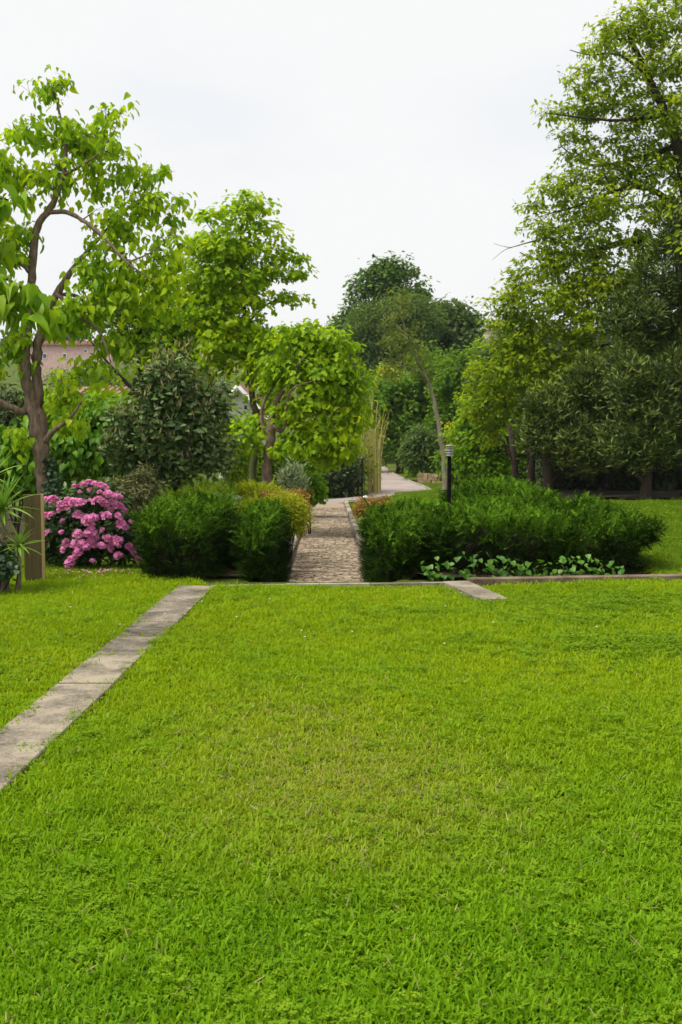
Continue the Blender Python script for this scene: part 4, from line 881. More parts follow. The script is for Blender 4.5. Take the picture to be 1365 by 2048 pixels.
L8 = [(114, 588, .1, .028), (160, 632, -.1, .022), (200, 665, -.2, .017), (222, 725, -.3, .008)]
L9 = [(112, 592, .1, .026), (155, 593, .3, .022), (215, 640, .4, .014), (290, 660, .4, .006)]
L10 = [(255, 525, -.4, .012), (310, 500, -.3, .008), (350, 455, -.3, .004)]
L11 = [(52, 700, 0, .025), (20, 640, .2, .018), (-20, 600, .3, .01)]
grow_tree('catalpa_tree', 'forked big-leaved tree with bare twisting limbs left of the lawn', 'tree', b1, [L1, L2, L3, L4, L5, L6, L7, L8, L9, L10, L11],
    [(105, 180, 48, 32), (70, 275, 50, 50), (140, 245, 40, 40), (160, 300, 60, 40), (225, 270, 34, 60), (20, 350, 45, 80), (130, 350, 80, 40), (220, 350, 50, 50), (290, 350, 45, 22), (295, 420, 60, 45), (340, 405, 28, 16), (235, 440, 60, 50), (330, 500, 45, 60), (250, 530, 90, 50), (180, 560, 70, 45), (40, 470, 50, 50), (120, 640, 60, 40), (210, 610, 80, 40), (300, 590, 60, 40), (150, 770, 45, 50), (190, 740, 40, 30), (30, 690, 40, 50), (-60, 450, 60, 200), (-60, 700, 60, 100), (215, 690, 50, 35), (130, 830, 40, 40), (30, 880, 40, 20)],
    15, (M['bark'], M['twig'], M['catalpa']), 'heart', 0.094, 380, 18, 0.15, 61, droop=0.58, flat=1.0, twig_r=0.007, bias=1.4, subtwigs=4)
# nearer bough with large leaves reaching in from the left
nb = base_at(-330, 8.0); t = thing('catalpa_tree', 'bough of large pale green leaves reaching in at the left edge', 'tree', nb); bb = np.array(t.location); rg = np.random.default_rng(66)
mb = MB(); mb.tube(np.array([nb + [0, 0, -.05], nb + [0.03, 0, 1.2], P(-300, 700, 8.1), P(-270, 560, 8.1)]) - bb, [.10, .085, .07, .05], 10); link('trunk', mb.mesh('trunk', M['bark'], True), t)
mb = MB(); bl = []
for pts_ in ([(-290, 640, .1), (-180, 560, 0), (-80, 530, -.05), (10, 555, -.1), (70, 590, -.1), (98, 625, -.1)], [(-180, 560, 0), (-90, 440, 0), (-30, 390, 0), (18, 400, 0)], [(-60, 532, -.05), (-10, 590, -.1), (30, 630, -.15)], [(-80, 440, 0), (-40, 480, 0), (0, 500, .05)]):
    w_ = np.array([P(q[0], q[1], 8.0 + q[2]) for q in pts_]); mb.tube(w_ - bb, np.linspace(.022, .005, len(w_)), 6); bl.append(w_)
link('branches', mb.mesh('branches', M['twig'], True), t)
tv, tf = TPL['heart']; nlm = [mesh_from('leaf', tv * [1, 1, 1.2 + .4 * k], tf, M['catalpa_near'], np.full(len(tv), .15 + .17 * k), True) for k in range(5)]
for w_, n in zip(bl, (62, 34, 26, 18)):
    for k in range(n):
        s = rg.uniform(0.12, 1) ** 0.8 * (len(w_) - 1.001); i0 = int(s); p = w_[i0] + (w_[i0 + 1] - w_[i0]) * (s - i0) + rg.normal(0, .055, 3) + [0, 0, -.02]
        o = link('leaf', nlm[rg.integers(5)], t, list(p - bb)); sz = rg.uniform(.09, .17); o.scale = (sz, sz, sz)
        a = Vector((rg.normal(.25, .5), rg.normal(-.25, .5), -rg.uniform(.25, 1.0))); o.rotation_euler = a.to_track_quat('Y', 'Z').to_euler(); o.rotation_euler.rotate_axis('Y', rg.uniform(-.8, .8))
# ivy climbing the forked trunk
shrub('ivy_on_trunk', 'blue green ivy climbing the base of the forked tree', [(104, 965, 13, 30), (112, 985, 10, 20), (96, 1000, 12, 20), (98, 930, 6, 20)], 14.85, 'ivy', 0.05, 60, 10, 0.06, M['ivy_dark'], 67, cat='ivy')

# leathery-leaved small tree with pale buds
def buds(t, b, C, O, rng):
    k = np.repeat(rng.permutation(len(C))[:300], 2); tips = C[k] + np.array([0, -.05, .13]) + .05 * nrm(C[k] - C.mean(0)) + rng.normal(0, .07, (len(k), 3)); n = np.repeat(np.arange(len(k)), 3)
    ax = nrm(np.array([0, 0, 1.0]) + .3 * rng.normal(size=(len(n), 3))); V, Fa, rr = leaf_arrays(tips[n] - b, ax, rng.normal(size=(len(n), 3)), rng.uniform(.06, .12, len(n)), 'lance', rng.uniform(size=len(n)))
    o = link('buds', mesh_from('buds', V, Fa, M['bud'], rr), t); o['kind'] = 'stuff'
mg = base_at(345, 17.0); _, ym = pxy(mg)
grow_tree('loquat_tree', 'dark leathery-leaved small tree with pale upright buds', 'tree', mg,
    [[(345, ym, 0, .05), (350, 980, 0, .045), (345, 900, 0, .035), (350, 820, 0, .025), (355, 740, 0, .01)], [(348, 985, 0, .035), (300, 920, -.1, .025), (270, 850, -.1, .012)], [(350, 960, 0, .03), (400, 900, .1, .022), (430, 830, 0, .01)], [(347, 990, 0, .03), (370, 920, -.3, .02), (380, 860, -.4, .01)]],
    [(350, 750, 55, 35), (330, 800, 75, 50), (260, 850, 40, 40), (300, 890, 80, 45), (380, 850, 70, 50), (425, 810, 36, 50), (420, 890, 45, 45), (250, 910, 40, 35), (340, 940, 60, 25), (430, 930, 28, 25)],
    17.0, (M['bark_dark'], M['twig'], M['magnolia']), 'oval', 0.11, 340, 24, 0.17, 71, droop=0.05, up=0.5, flat=0.8, extra=buds)

# bright maple-leaved pair beside the path
bB = base_at(503, 23); _, yB = pxy(bB)
grow_tree('maple_tree', 'tall bright green tree on the slimmer leaning trunk left of the path', 'tree', bB,
    [[(498, yB, 0, .085), (505, 955, 0, .075), (514, 885, 0, .07), (516, 845, 0, .065), (503, 780, 0, .055), (497, 730, 0, .05), (492, 650, .1, .045), (485, 560, .1, .032), (482, 470, 0, .02), (490, 400, 0, .008)], [(497, 730, 0, .03), (450, 680, .2, .02), (420, 620, .2, .01)], [(492, 650, .1, .025), (540, 605, .1, .018), (600, 590, 0, .006)], [(486, 570, .1, .02), (535, 530, 0, .014), (580, 505, 0, .006)], [(484, 520, .1, .018), (440, 480, .1, .012), (410, 440, .2, .006)]],
    [(495, 400, 30, 20), (470, 430, 45, 26), (415, 428, 24, 12), (530, 412, 14, 12), (450, 480, 70, 30), (525, 465, 35, 22), (490, 510, 80, 26), (575, 515, 30, 16), (460, 555, 70, 28), (540, 550, 45, 20), (590, 545, 16, 10), (430, 600, 40, 24), (500, 595, 50, 22), (575, 590, 26, 10), (610, 603, 10, 6), (470, 645, 70, 26), (440, 690, 55, 35), (520, 680, 50, 36), (425, 740, 40, 34), (510, 735, 40, 30), (420, 640, 30, 20), (405, 500, 36, 22), (395, 555, 36, 30), (385, 620, 36, 26), (540, 790, 24, 30), (515, 830, 20, 16)],
    23, (M['bark_green'], M['twig'], M['maple']), 'maple', 0.115, 350, 21, 0.25, 81, group='bright maples left of the path', droop=0.3, flat=0.38, up=1.2)
bA = base_at(533, 22); _, yA = pxy(bA)
grow_tree('maple_tree', 'bright green tree with dark forked trunk and rounded crown beside the path', 'tree', bA,
    [[(533, yA, 0, .10), (534, 960, 0, .092), (538, 900, 0, .088), (543, 865, 0, .08), (545, 830, 0, .062), (560, 790, -.1, .05), (580, 770, -.2, .042), (592, 745, -.2, .032), (600, 725, -.3, .02), (625, 700, -.3, .008)], [(546, 850, 0, .045), (562, 862, -.1, .04), (572, 840, -.2, .034), (578, 790, -.3, .022), (600, 770, -.4, .012), (640, 760, -.4, .006)], [(540, 880, 0, .04), (524, 845, .1, .036), (530, 800, .1, .03), (548, 770, .1, .022), (560, 720, .1, .01)]],
    [(600, 675, 50, 30), (645, 685, 50, 34), (680, 735, 40, 50), (625, 745, 55, 40), (560, 735, 50, 50), (700, 785, 30, 50), (650, 805, 55, 44), (722, 815, 18, 24), (700, 855, 28, 44), (625, 865, 65, 36), (570, 895, 40, 18), (660, 905, 50, 22), (495, 865, 35, 36), (685, 685, 22, 22), (455, 880, 30, 26), (590, 820, 40, 30)],
    22, (M['bark'], M['twig'], M['maple']), 'maple', 0.112, 300, 25, 0.26, 82, group='bright maples left of the path', droop=0.45, flat=0.38, up=1.1, bias=1.0)
bC = base_at(285, 27); _, yC = pxy(bC)
grow_tree('maple_tree', 'green maple filling the gap behind the dark leathery-leaved tree', 'tree', bC,
    [[(290, yC, 0, .12), (288, 900, 0, .11), (284, 760, 0, .09), (278, 660, 0, .07), (270, 600, 0, .04), (265, 560, 0, .012)], [(284, 760, 0, .05), (340, 690, 0, .035), (390, 630, 0, .015)], [(285, 800, 0, .05), (220, 730, 0, .03), (180, 680, 0, .012)], [(286, 820, 0, .05), (370, 760, 0, .03), (420, 700, 0, .012)]],
    [(370, 610, 60, 30), (330, 650, 70, 36), (400, 660, 55, 40), (440, 590, 40, 30), (270, 640, 50, 40), (265, 700, 40, 36), (340, 720, 80, 36), (180, 640, 50, 22), (400, 720, 40, 36), (120, 800, 40, 16), (100, 640, 40, 20), (445, 690, 26, 36), (300, 590, 50, 26), (230, 600, 60, 30), (370, 540, 40, 26), (420, 780, 36, 30)],
    27, (M['bark_dark'], M['twig'], M['maple']), 'maple', 0.125, 380, 20, 0.28, 83, group='bright maples left of the path', droop=0.3, flat=0.55, up=1.1)
# leafy screens at the back left
shrub('climber_screen', 'wall of glossy bright green climbing leaves behind the rhododendron', [(150, 900, 60, 60), (200, 870, 50, 60), (130, 950, 70, 50), (190, 950, 50, 40)], 19, 'heart', 0.12, 280, 22, 0.20, M['vine'], 91, droop=0.7)
shrub('leafy_shrub', 'bright leafy shrub left of the forked trunk', [(30, 890, 40, 40), (10, 940, 50, 40), (60, 930, 30, 50)], 18.5, 'heart', 0.14, 130, 15, 0.20, M['vine'], 92, droop=0.6)
shrub('leafy_shrub', 'large green shrub under the tiled roof of the low house', [(180, 835, 90, 40), (280, 845, 70, 45), (90, 830, 60, 40), (330, 900, 90, 70), (220, 800, 60, 16), (430, 860, 60, 50)], 31, 'round', 0.17, 380, 22, 0.30, M['maple_back'], 93, droop=0.4)
shrub('dark_shrub', 'dark evergreen mass left of the forked tree by the frame edge', [(-10, 850, 60, 40), (10, 800, 40, 40), (-40, 920, 60, 60)], 24, 'oval', 0.12, 120, 30, 0.28, M['dark_ever'], 94)
shrub('leafy_shrub', 'light green shrub between the dark tree and the two trunks', [(475, 930, 28, 34), (460, 900, 34, 30)], 28, 'round', 0.10, 110, 30, 0.22, M['maple'], 95)
shrub('dark_shrub', 'dark shrub right behind the forked trunk', [(520, 930, 24, 35), (570, 930, 40, 32), (610, 935, 40, 30)], 29, 'round', 0.10, 150, 32, 0.24, M['mid_far'], 96)
shrub('dark_hedge', 'dark glossy evergreen hedge at the left of the driveway', [(655, 950, 40, 45), (690, 940, 30, 50), (630, 960, 30, 36), (700, 975, 22, 24)], 41, 'oval', 0.14, 260, 30, 0.30, M['dark_ever'], 97, cat='hedge')

# bamboo clump
bb_ = G(742, 988, ZR); bt = thing('bamboo_clump', 'clump of tall yellow bamboo canes by the driveway', 'bamboo', (bb_[0], bb_[1], ZR)); rg = np.random.default_rng(33); bbn = np.array(bt.location); fl_p = []
for k in range(38):
    px = rg.uniform(714, 760) if k > 14 else rg.uniform(738, 761); dd = 42.5 + rg.uniform(-.8, 1.2); tp = rg.uniform(808, 880) if k > 4 else rg.uniform(770, 800); lean = rg.normal(0, 3); b0 = P(px, 990, dd); b0[2] = ZR - .03; t0 = P(px + lean, tp, dd); h_ = t0[2] - b0[2]
    bend = rg.uniform(-.15, .35); pts_ = np.array([b0 + (t0 - b0) * s + np.array([bend * s ** 3, 0, -0.1 * abs(bend) * s ** 3 * h_]) for s in np.linspace(0, 1, 9)]); rr = .036 * rg.uniform(.7, 1.1)
    mb = MB(); mb.tube(pts_ - bbn, np.linspace(rr, .006, 9), 6, True, rg.uniform(0, 1)); link('cane', mb.mesh('cane', M['cane'], True), bt); fl_p.append(pts_)
fp = np.vstack([p[3:] for p in fl_p]); fp = fp[rg.integers(0, len(fp), 420)] + rg.normal(0, .12, (420, 3)); lw = np.array([P(rg.normal(722, 14), rg.normal(925, 20), 42.5 + rg.uniform(-1, 1)) for _ in range(700)]); fp = np.vstack([fp, lw])
V, Fa, rr = leaf_arrays(fp - bbn, nrm(rg.normal(size=fp.shape) + [0, 0, -.6]), rg.normal(size=fp.shape), rg.uniform(.12, .28, len(fp)), 'lance', rg.uniform(size=len(fp)))
link('foliage', mesh_from('foliage', V, Fa, M['bamboo_leaf'], rr), bt)['kind'] = 'stuff'

# leaning thin tree and low stone wall by the driveway bend
bl_ = G(888, 990, -1.4); _, yl = pxy([bl_[0], 42, -1.42])
grow_tree('leaning_tree', 'thin tree with long bare leaning trunk and wispy brownish crown', 'tree', (P(889, 990, 42)[0], 42, -1.4),
    [[(889, yl, 0, .105), (890, 940, 0, .092), (882, 880, 0, .078), (872, 820, 0, .064), (858, 765, 0, .05), (838, 725, 0, .036), (820, 690, 0, .025), (806, 640, 0, .014), (798, 590, 0, .006)], [(850, 748, 0, .03), (835, 720, .2, .025), (845, 680, .2, .008)], [(862, 780, 0, .025), (845, 745, -.3, .02), (800, 730, -.3, .008)], [(815, 670, 0, .02), (780, 640, 0, .012), (765, 620, 0, .005)]],
    [(800, 610, 18, 40), (780, 660, 25, 40), (810, 670, 30, 40), (840, 700, 30, 30), (800, 730, 40, 30), (850, 740, 25, 20), (770, 625, 8, 20)], 42, (M['bark_pale'], M['twig'], M['brown_far']), 'lance', 0.16, 120, 17, 0.24, 101, droop=0.3, twig_r=.008)
sw = bpy.data.objects.new('stone_wall', None); COL.objects.link(sw); tag(sw, 'low rubble stone wall by the driveway bend', 'wall'); rg = np.random.default_rng(9)
wa = P(838, 975, 49); wb = P(1000, 972, 47); sw.location = (float(wa[0]), float(wa[1]), T(wa[0], wa[1])); swn = np.array(sw.location)
for row in range(3):
    s = 0.0; Lw = np.linalg.norm((wb - wa)[:2])
    while s < Lw:
        ln = rg.uniform(.12, .34); p = lerp(wa, wb, min(1, (s + ln / 2) / Lw)); z = T(p[0], p[1]) + .06 + row * .125; mb = MB(); mb.box((0, 0, 0), (ln / 2 - .012, .13 + rg.uniform(-.03, .03), .058 + rg.uniform(-.01, .008)), math.atan2(wb[1] - wa[1], wb[0] - wa[0]) + rg.normal(0, .06), rg.uniform())
        link('stone', mb.mesh('stone', M['wallstone']), sw, [p[0] - swn[0], p[1] - swn[1], z - swn[2]]); s += ln

# right side: big tree, evergreens, undergrowth
bR = base_at(1415, 29); _, yR = pxy(bR)
grow_tree('walnut_tree', 'huge spreading deciduous tree filling the upper right', 'tree', bR,
    [[(1418, yR, 0, .34), (1410, 850, 0, .30), (1402, 640, 0, .26), (1380, 430, 0, .19), (1354, 285, 0, .13), (1298, 155, 0, .08), (1268, 92, 0, .05), (1240, 30, 0, .02)],
     [(1402, 640, 0, .12), (1330, 585, .4, .08), (1260, 570, .5, .06), (1190, 585, .8, .045), (1100, 590, .8, .03), (1010, 630, .6, .012)], [(1392, 520, 0, .12), (1290, 480, .3, .09), (1190, 500, .5, .06), (1090, 520, .6, .03), (1040, 505, .6, .012)],
     [(1380, 430, 0, .09), (1300, 378, -.2, .06), (1230, 382, 0, .045), (1160, 410, .2, .03), (1090, 430, .2, .012)], [(1354, 290, 0, .08), (1270, 320, .4, .055), (1180, 330, .6, .03), (1120, 290, .6, .012)], [(1330, 230, 0, .06), (1240, 240, -.3, .04), (1160, 235, -.5, .022), (1090, 225, -.5, .01)],
     [(1298, 155, 0, .045), (1240, 110, .2, .03), (1180, 110, .3, .018), (1140, 100, .3, .008)], [(1402, 700, 0, .12), (1330, 700, .4, .07), (1220, 690, .7, .045), (1080, 730, .6, .022), (1000, 760, .4, .010)], [(1418, 600, 0, .16), (1500, 480, 0, .12), (1600, 380, 0, .05)], [(1380, 420, 0, .10), (1450, 300, 0, .07), (1480, 150, 0, .03)],
     [(1075, 480, .2, .02), (1040, 490, .2, .012), (1010, 500, .2, .007), (985, 520, .2, .003)], [(1025, 496, .2, .008), (1005, 492, .2, .005), (988, 487, .2, .002)]],
    [(1300, 40, 70, 40), (1330, 120, 60, 50), (1220, 85, 60, 32), (1215, 45, 26, 16), (1160, 160, 50, 26), (1250, 160, 60, 40), (1190, 215, 70, 28), (1110, 225, 34, 18), (1300, 240, 70, 60), (1150, 270, 40, 14), (1230, 300, 70, 30), (1135, 300, 26, 10), (1160, 350, 70, 26), (1290, 340, 80, 50), (1110, 385, 45, 24), (1060, 415, 24, 18), (1200, 410, 90, 36), (1310, 450, 60, 70), (1100, 450, 55, 30), (1180, 480, 90, 40), (1080, 520, 55, 30), (1150, 540, 80, 36), (1040, 560, 45, 24), (1250, 560, 90, 60), (1090, 600, 80, 36), (1000, 605, 36, 16), (1030, 640, 55, 30), (1150, 640, 90, 44), (1040, 700, 70, 36), (1120, 720, 90, 44), (990, 750, 60, 40), (1070, 780, 70, 40), (960, 800, 40, 40), (1010, 800, 60, 50), (1150, 760, 90, 60), (1060, 660, 60, 40), (1250, 700, 90, 60), (1200, 600, 90, 50), (970, 850, 40, 40), (1450, 250, 130, 260), (1600, 500, 160, 250), (1450, 650, 120, 120), (1360, 30, 60, 60), (1560, 420, 150, 150, 3.0, -6), (1750, 480, 200, 200, 4.0, -7), (1600, 250, 150, 120, 3.0, -4)],  # nearer out-of-frame crown masses at the end are added to shade the right lawn
    29, (M['bark_dark'], M['bark_dark'], M['walnut']), 'oval', 0.14, 3400, 26, 0.27, 111, droop=0.25, flat=0.5, up=1.1, twig_r=.012, subtwigs=2)
bD = base_at(985, 33); _, yD = pxy(bD)
grow_tree('small_tree', 'rounded bright green small tree beside the juniper mound lamp', 'tree', bD, [[(1015, yD, 0, .10), (1012, 960, 0, .09), (1000, 900, 0, .07), (985, 840, 0, .02)], [(1012, 960, 0, .06), (960, 900, 0, .04), (940, 860, 0, .015)], [(1013, 950, 0, .06), (1050, 890, 0, .04), (1060, 840, 0, .015)]],
    [(960, 825, 44, 44), (1005, 790, 46, 36), (940, 880, 36, 40), (990, 880, 55, 45), (930, 930, 28, 30), (985, 940, 50, 22), (1045, 850, 44, 56), (1050, 915, 40, 28), (1080, 790, 40, 40)], 33, (M['bark_dark'], M['twig'], M['maple_back']), 'round', 0.115, 420, 32, 0.26, 112, droop=0.3)
def evergreen(label, px, d, lobes, seed, mat='bay', ncl=260, lpc=40, trunk=None):
    b = base_at(px, d); _, y0 = pxy(b); lb = lobes
    limbs = [[(px, y0, 0, .12), (px + 4, y0 - 50, 0, .11), (lb[0][0], lb[0][1] + 20, 0, .05), (lb[0][0], lb[0][1] - 20, 0, .02)]] + [[(px + 3, y0 - 30, 0, .07), ((px + l[0]) / 2, (y0 + l[1]) / 2 - 15, 0, .045), (l[0], l[1], 0, .012)] for l in lb[1:4]]
    grow_tree('holm_oak', label, 'tree', b, limbs, lobes, d, (M['bark_dark'], M['bark_dark'], M[mat]), 'lance', 0.14, int(ncl * 1.5), int(lpc * 1.25), 0.22, seed, group='grey green evergreens under the big tree', droop=-0.25, flat=0.8, up=0.7)
evergreen('grey green evergreen with low rounded boughs nearest the juniper mound', 1095, 27.5, [(1110, 850, 50, 36), (1140, 890, 70, 40), (1090, 805, 40, 30), (1170, 915, 70, 28), (1200, 850, 60, 60), (1070, 870, 24, 34), (1180, 770, 60, 50), (1230, 800, 50, 60)], 121)
evergreen('grey green evergreen with pale bough tips at the right', 1290, 25.5, [(1290, 860, 70, 46), (1260, 770, 36, 60), (1300, 905, 65, 32), (1235, 895, 36, 42), (1345, 850, 60, 60), (1300, 790, 60, 60), (1410, 880, 60, 60), (1350, 760, 50, 50)], 122)
evergreen('tall dark evergreen against the right edge of the frame', 1370, 26.6, [(1330, 560, 60, 60), (1310, 650, 70, 60), (1365, 480, 50, 70), (1340, 740, 60, 60), (1260, 640, 36, 60), (1420, 700, 80, 100), (1250, 740, 40, 40), (1430, 550, 70, 120)], 123, 'bay', 460, 40)
evergreen('dark evergreen behind the two grey green ones', 1210, 31, [(1210, 820, 70, 50), (1150, 800, 50, 40), (1260, 850, 60, 60), (1200, 900, 70, 40), (1330, 900, 80, 50), (1110, 910, 40, 30)], 124, 'dark_ever', 320, 36)
shrub('dark_shrub', 'dark undergrowth in deep shade below the right-hand trees', [(1200, 950, 90, 46), (1310, 945, 80, 60), (1120, 950, 60, 45), (1420, 950, 80, 60), (1250, 960, 100, 44)], 32, 'oval', 0.16, 520, 34, 0.38, M['dark_ever'], 131)
shrub('leafy_shrub', 'dim green bush glimpsed between the shaded trunks', [(1180, 940, 35, 24), (1030, 950, 24, 20)], 33, 'oval', 0.13, 90, 30, 0.26, M['mid_far'], 132)
# dark trunks under the canopy
for (px, py0, px2, lean, lab) in ((1033, 930, 1020, 0, 'slender dark trunk leaning left under the canopy'), (1062, 935, 1062, 0, 'straight dark trunk under the canopy beside the leaning one'), (1098, 930, 1078, 0, 'thick dark curved trunk under the canopy')):
    b = base_at(px, 30.5); t = thing('tree_trunk', lab, 'trunk', b, 'dark trunks under the canopy'); e = P(px2, 850, 30.5); mb = MB(); m_ = lerp(b, e, .45) + [.05, 0, 0]
    mb.tube(np.array([b + [0, 0, -.1], lerp(b, m_, .4), m_, e]) - b, [.13, .10, .085, .06], 9); mb.tube(np.array([m_ - b, lerp(m_, e, .5) - b + [-.25, 0, .1], e - b + [-.7, 0, .2]]), [.06, .045, .02], 7); link('trunk', mb.mesh('trunk', M['bark_dark'], True), t)

# mid-distance trees round the driveway
def bg_tree(label, px, d, lobes, mat, leaf, ls, ncl, lpc, crad, seed, name='broadleaf_tree', bark='bark_dark', group='trees beyond the driveway', tr=.16, **kw):
    b = base_at(px, d); _, y0 = pxy(b); lb = lobes
    limbs = [[(px, y0, 0, tr), (px, (y0 + lb[0][1]) / 2, 0, tr * .8), (lb[0][0], lb[0][1], 0, tr * .3)]] + [[(px, (y0 * .55 + lb[0][1] * .45), 0, tr * .5), ((px + l[0]) / 2, (y0 * .3 + l[1] * .7), 0, tr * .35), (l[0], l[1], 0, tr * .1)] for l in lb[1:5]]
    return grow_tree(name, label, 'tree', b, limbs, lobes, d, (M[bark], M[bark], mat), leaf, ls, ncl, lpc, crad, seed, group, twig_r=.015, **kw)
bg_tree('tall dark oak rising above all trees in the middle distance', 770, 86, [(785, 548, 44, 26), (735, 580, 36, 30), (830, 600, 40, 30), (700, 650, 36, 40), (780, 640, 80, 60), (840, 660, 40, 50), (720, 700, 50, 60), (792, 530, 18, 12), (740, 542, 18, 14), (765, 530, 12, 8), (690, 720, 26, 50), (760, 545, 26, 16), (870, 640, 36, 40), (690, 665, 26, 26), (800, 590, 60, 40)], M['oak_far'], 'round', 0.30, 620, 30, 0.62, 141, tr=.4)
bg_tree('softer grey green tree in front of the tall oak', 790, 72, [(770, 640, 50, 40), (730, 660, 40, 50), (830, 620, 45, 30), (770, 700, 60, 50), (720, 740, 36, 50), (850, 650, 30, 40)], M['soft_far'], 'lance', 0.30, 380, 36, 0.48, 142, tr=.3)
bg_tree('rounded green tree right of the tall oak', 905, 76, [(905, 635, 45, 40), (880, 660, 36, 40), (925, 690, 36, 50), (890, 720, 40, 40), (940, 650, 14, 30)], M['soft_far'], 'round', 0.27, 280, 30, 0.5, 143, tr=.3)
bg_tree('mid green tree behind the leaning thin trunk', 800, 56, [(770, 800, 45, 50), (820, 790, 45, 50), (790, 860, 50, 50), (840, 850, 40, 50), (760, 870, 20, 40), (880, 790, 40, 50), (860, 730, 50, 30), (760, 820, 30, 60), (900, 850, 40, 50), (820, 890, 60, 30)], M['mid_far'], 'round', 0.19, 560, 34, 0.36, 144, tr=.2)
bg_tree('green tree between the leaning trunk and the big right tree', 940, 54, [(930, 740, 45, 40), (900, 780, 40, 40), (960, 720, 40, 30), (940, 810, 40, 40), (890, 840, 30, 40)], M['mid_far'], 'round', 0.18, 290, 30, 0.36, 145, tr=.2)
bg_tree('pale green tree beside the big right tree', 985, 47, [(985, 715, 26, 24), (1000, 690, 18, 14), (970, 750, 30, 24), (1010, 730, 30, 30)], M['soft_far'], 'lance', 0.22, 150, 24, 0.4, 146, tr=.12)
bg_tree('dark round crowned tree above the bamboo', 735, 66, [(735, 780, 32, 28), (745, 820, 40, 40), (720, 840, 30, 50), (740, 880, 40, 40)], M['oak_far'], 'oval', 0.26, 260, 30, 0.6, 147, tr=.2)
shrub('yellow_shrub', 'yellow leaved shrub high among the trees above the bamboo', [(775, 755, 16, 24), (765, 775, 14, 14)], 61, 'round', 0.22, 60, 20, 0.34, M['yellow_leaf'], 148)
shrub('yellow_shrub', 'bright yellow green shrub just behind the near lamp head', [(908, 865, 13, 13), (925, 885, 12, 14), (915, 900, 14, 10)], 37, 'round', 0.12, 60, 20, 0.2, M['yellow_leaf'], 149)
shrub('leafy_shrub', 'grey green rounded bush left of the leaning trunk', [(845, 880, 34, 26), (830, 910, 30, 26), (865, 905, 20, 30)], 50, 'oval', 0.18, 160, 28, 0.36, M['soft_far'], 150)
shrub('leafy_shrub', 'dark green bush on the grass bank beyond the driveway', [(835, 945, 18, 14), (860, 945, 24, 20)], 53, 'oval', 0.16, 110, 26, 0.3, M['mid_far'], 151)
shrub('dark_hedge', 'dark hedge closing the end of the driveway', [(790, 915, 30, 20), (820, 925, 30, 14), (765, 905, 20, 24), (800, 890, 40, 20)], 69, 'round', 0.2, 200, 26, 0.45, M['oak_far'], 152, cat='hedge')
shrub('leafy_shrub', 'row of dark bushes right of the leaning trunk', [(930, 940, 34, 24), (900, 930, 24, 30), (965, 950, 30, 18)], 44, 'round', 0.16, 160, 26, 0.3, M['mid_far'], 153)

# ================================================================== HOUSES BEYOND
def house(label, px0, px1, ptop, peave, d, depth, wall, roof, wins, cat='house', gable=False, gnd_drop=0.0):
    a = P(px0, peave, d); b = P(px1, peave, d); zt = P(px0, ptop, d)[2]; ze = a[2]; cx_ = (a[0] + b[0]) / 2; g = T(cx_, d) - 1.0; hw = (b[0] - a[0]) / 2
    t = thing('house', label, cat, (cx_, d + depth / 2, g)); o = np.array(t.location)
    mb = MB(); mb.box((0, 0, (ze - g) / 2), (hw, depth / 2, (ze - g) / 2)); 
    if gable: mb.add(np.array([[-hw, -depth / 2, ze - g], [hw, -depth / 2, ze - g], [0, -depth / 2, zt - g], [-hw, depth / 2, ze - g], [hw, depth / 2, ze - g], [0, depth / 2, zt - g]]), np.array([[0, 1, 2], [4, 3, 5]]))
    link('wall', mb.mesh('wall', wall), t)
    mb = MB(); ov = .35
    if gable:
        for s in (-1, 1):
            V = [[s * (hw + ov), -depth / 2 - ov, ze - g - ov * (zt - ze) / hw], [0, -depth / 2 - ov, zt - g], [0, depth / 2 + ov, zt - g], [s * (hw + ov), depth / 2 + ov, ze - g - ov * (zt - ze) / hw]]; V = np.array(V + [[x, y, z + .16] for x, y, z in V]) + [0, 0, .012]
            mb.add(V, np.array([[0, 1, 2, 3], [4, 7, 6, 5], [0, 4, 5, 1], [1, 5, 6, 2], [2, 6, 7, 3], [3, 7, 4, 0]]))
    else:
        for s in (-1, 1):
            V = [[-hw - ov, s * (depth / 2 + ov), ze - g], [hw + ov, s * (depth / 2 + ov), ze - g], [hw + ov, 0, zt - g], [-hw - ov, 0, zt - g]]; V = np.array(V + [[x, y, z + .14] for x, y, z in V]) + [0, 0, .012]
            mb.add(V, np.array([[0, 1, 2, 3], [4, 7, 6, 5], [0, 4, 5, 1], [1, 5, 6, 2], [2, 6, 7, 3], [3, 7, 4, 0]]))
    rf = link('roof', mb.mesh('roof', roof), t)
    if gable:
        for s in (-1, 1):
            mb = MB(); mb.tube(np.array([[s * (hw + ov), -depth / 2 - ov - .02, ze - g - ov * (zt - ze) / hw + .05], [0, -depth / 2 - ov - .02, zt - g + .05]]), .11, 4); link('verge_board', mb.mesh('verge_board', M['trim']), rf)
    else:
        n = int(2 * hw / .32)
        for k in range(n):                       # rows of half-round tiles down the near slope
            x_ = -hw + (k + .5) * 2 * hw / n; mb = MB(); mb.tube(np.array([[x_, -depth / 2 - ov, ze - g + .15], [x_, -.05, zt - g + .15]]), .09, 6); link('tile_row', mb.mesh('tile_row', roof), rf)
    for (wx, wy, ww, wh) in wins:
        c = P(wx, wy, d) - o; k = PXM(d); mb = MB(); mb.box((c[0], -depth / 2 - .02, c[2]), (ww * k / 2 + .08, .04, wh * k / 2 + .08)); wn = link('window', mb.mesh('window', M['trim']), t)
        mb = MB(); mb.box((c[0], -depth / 2 - .065, c[2]), (ww * k / 2, .01, wh * k / 2)); link('pane', mb.mesh('pane', M['pane']), wn)
    return t
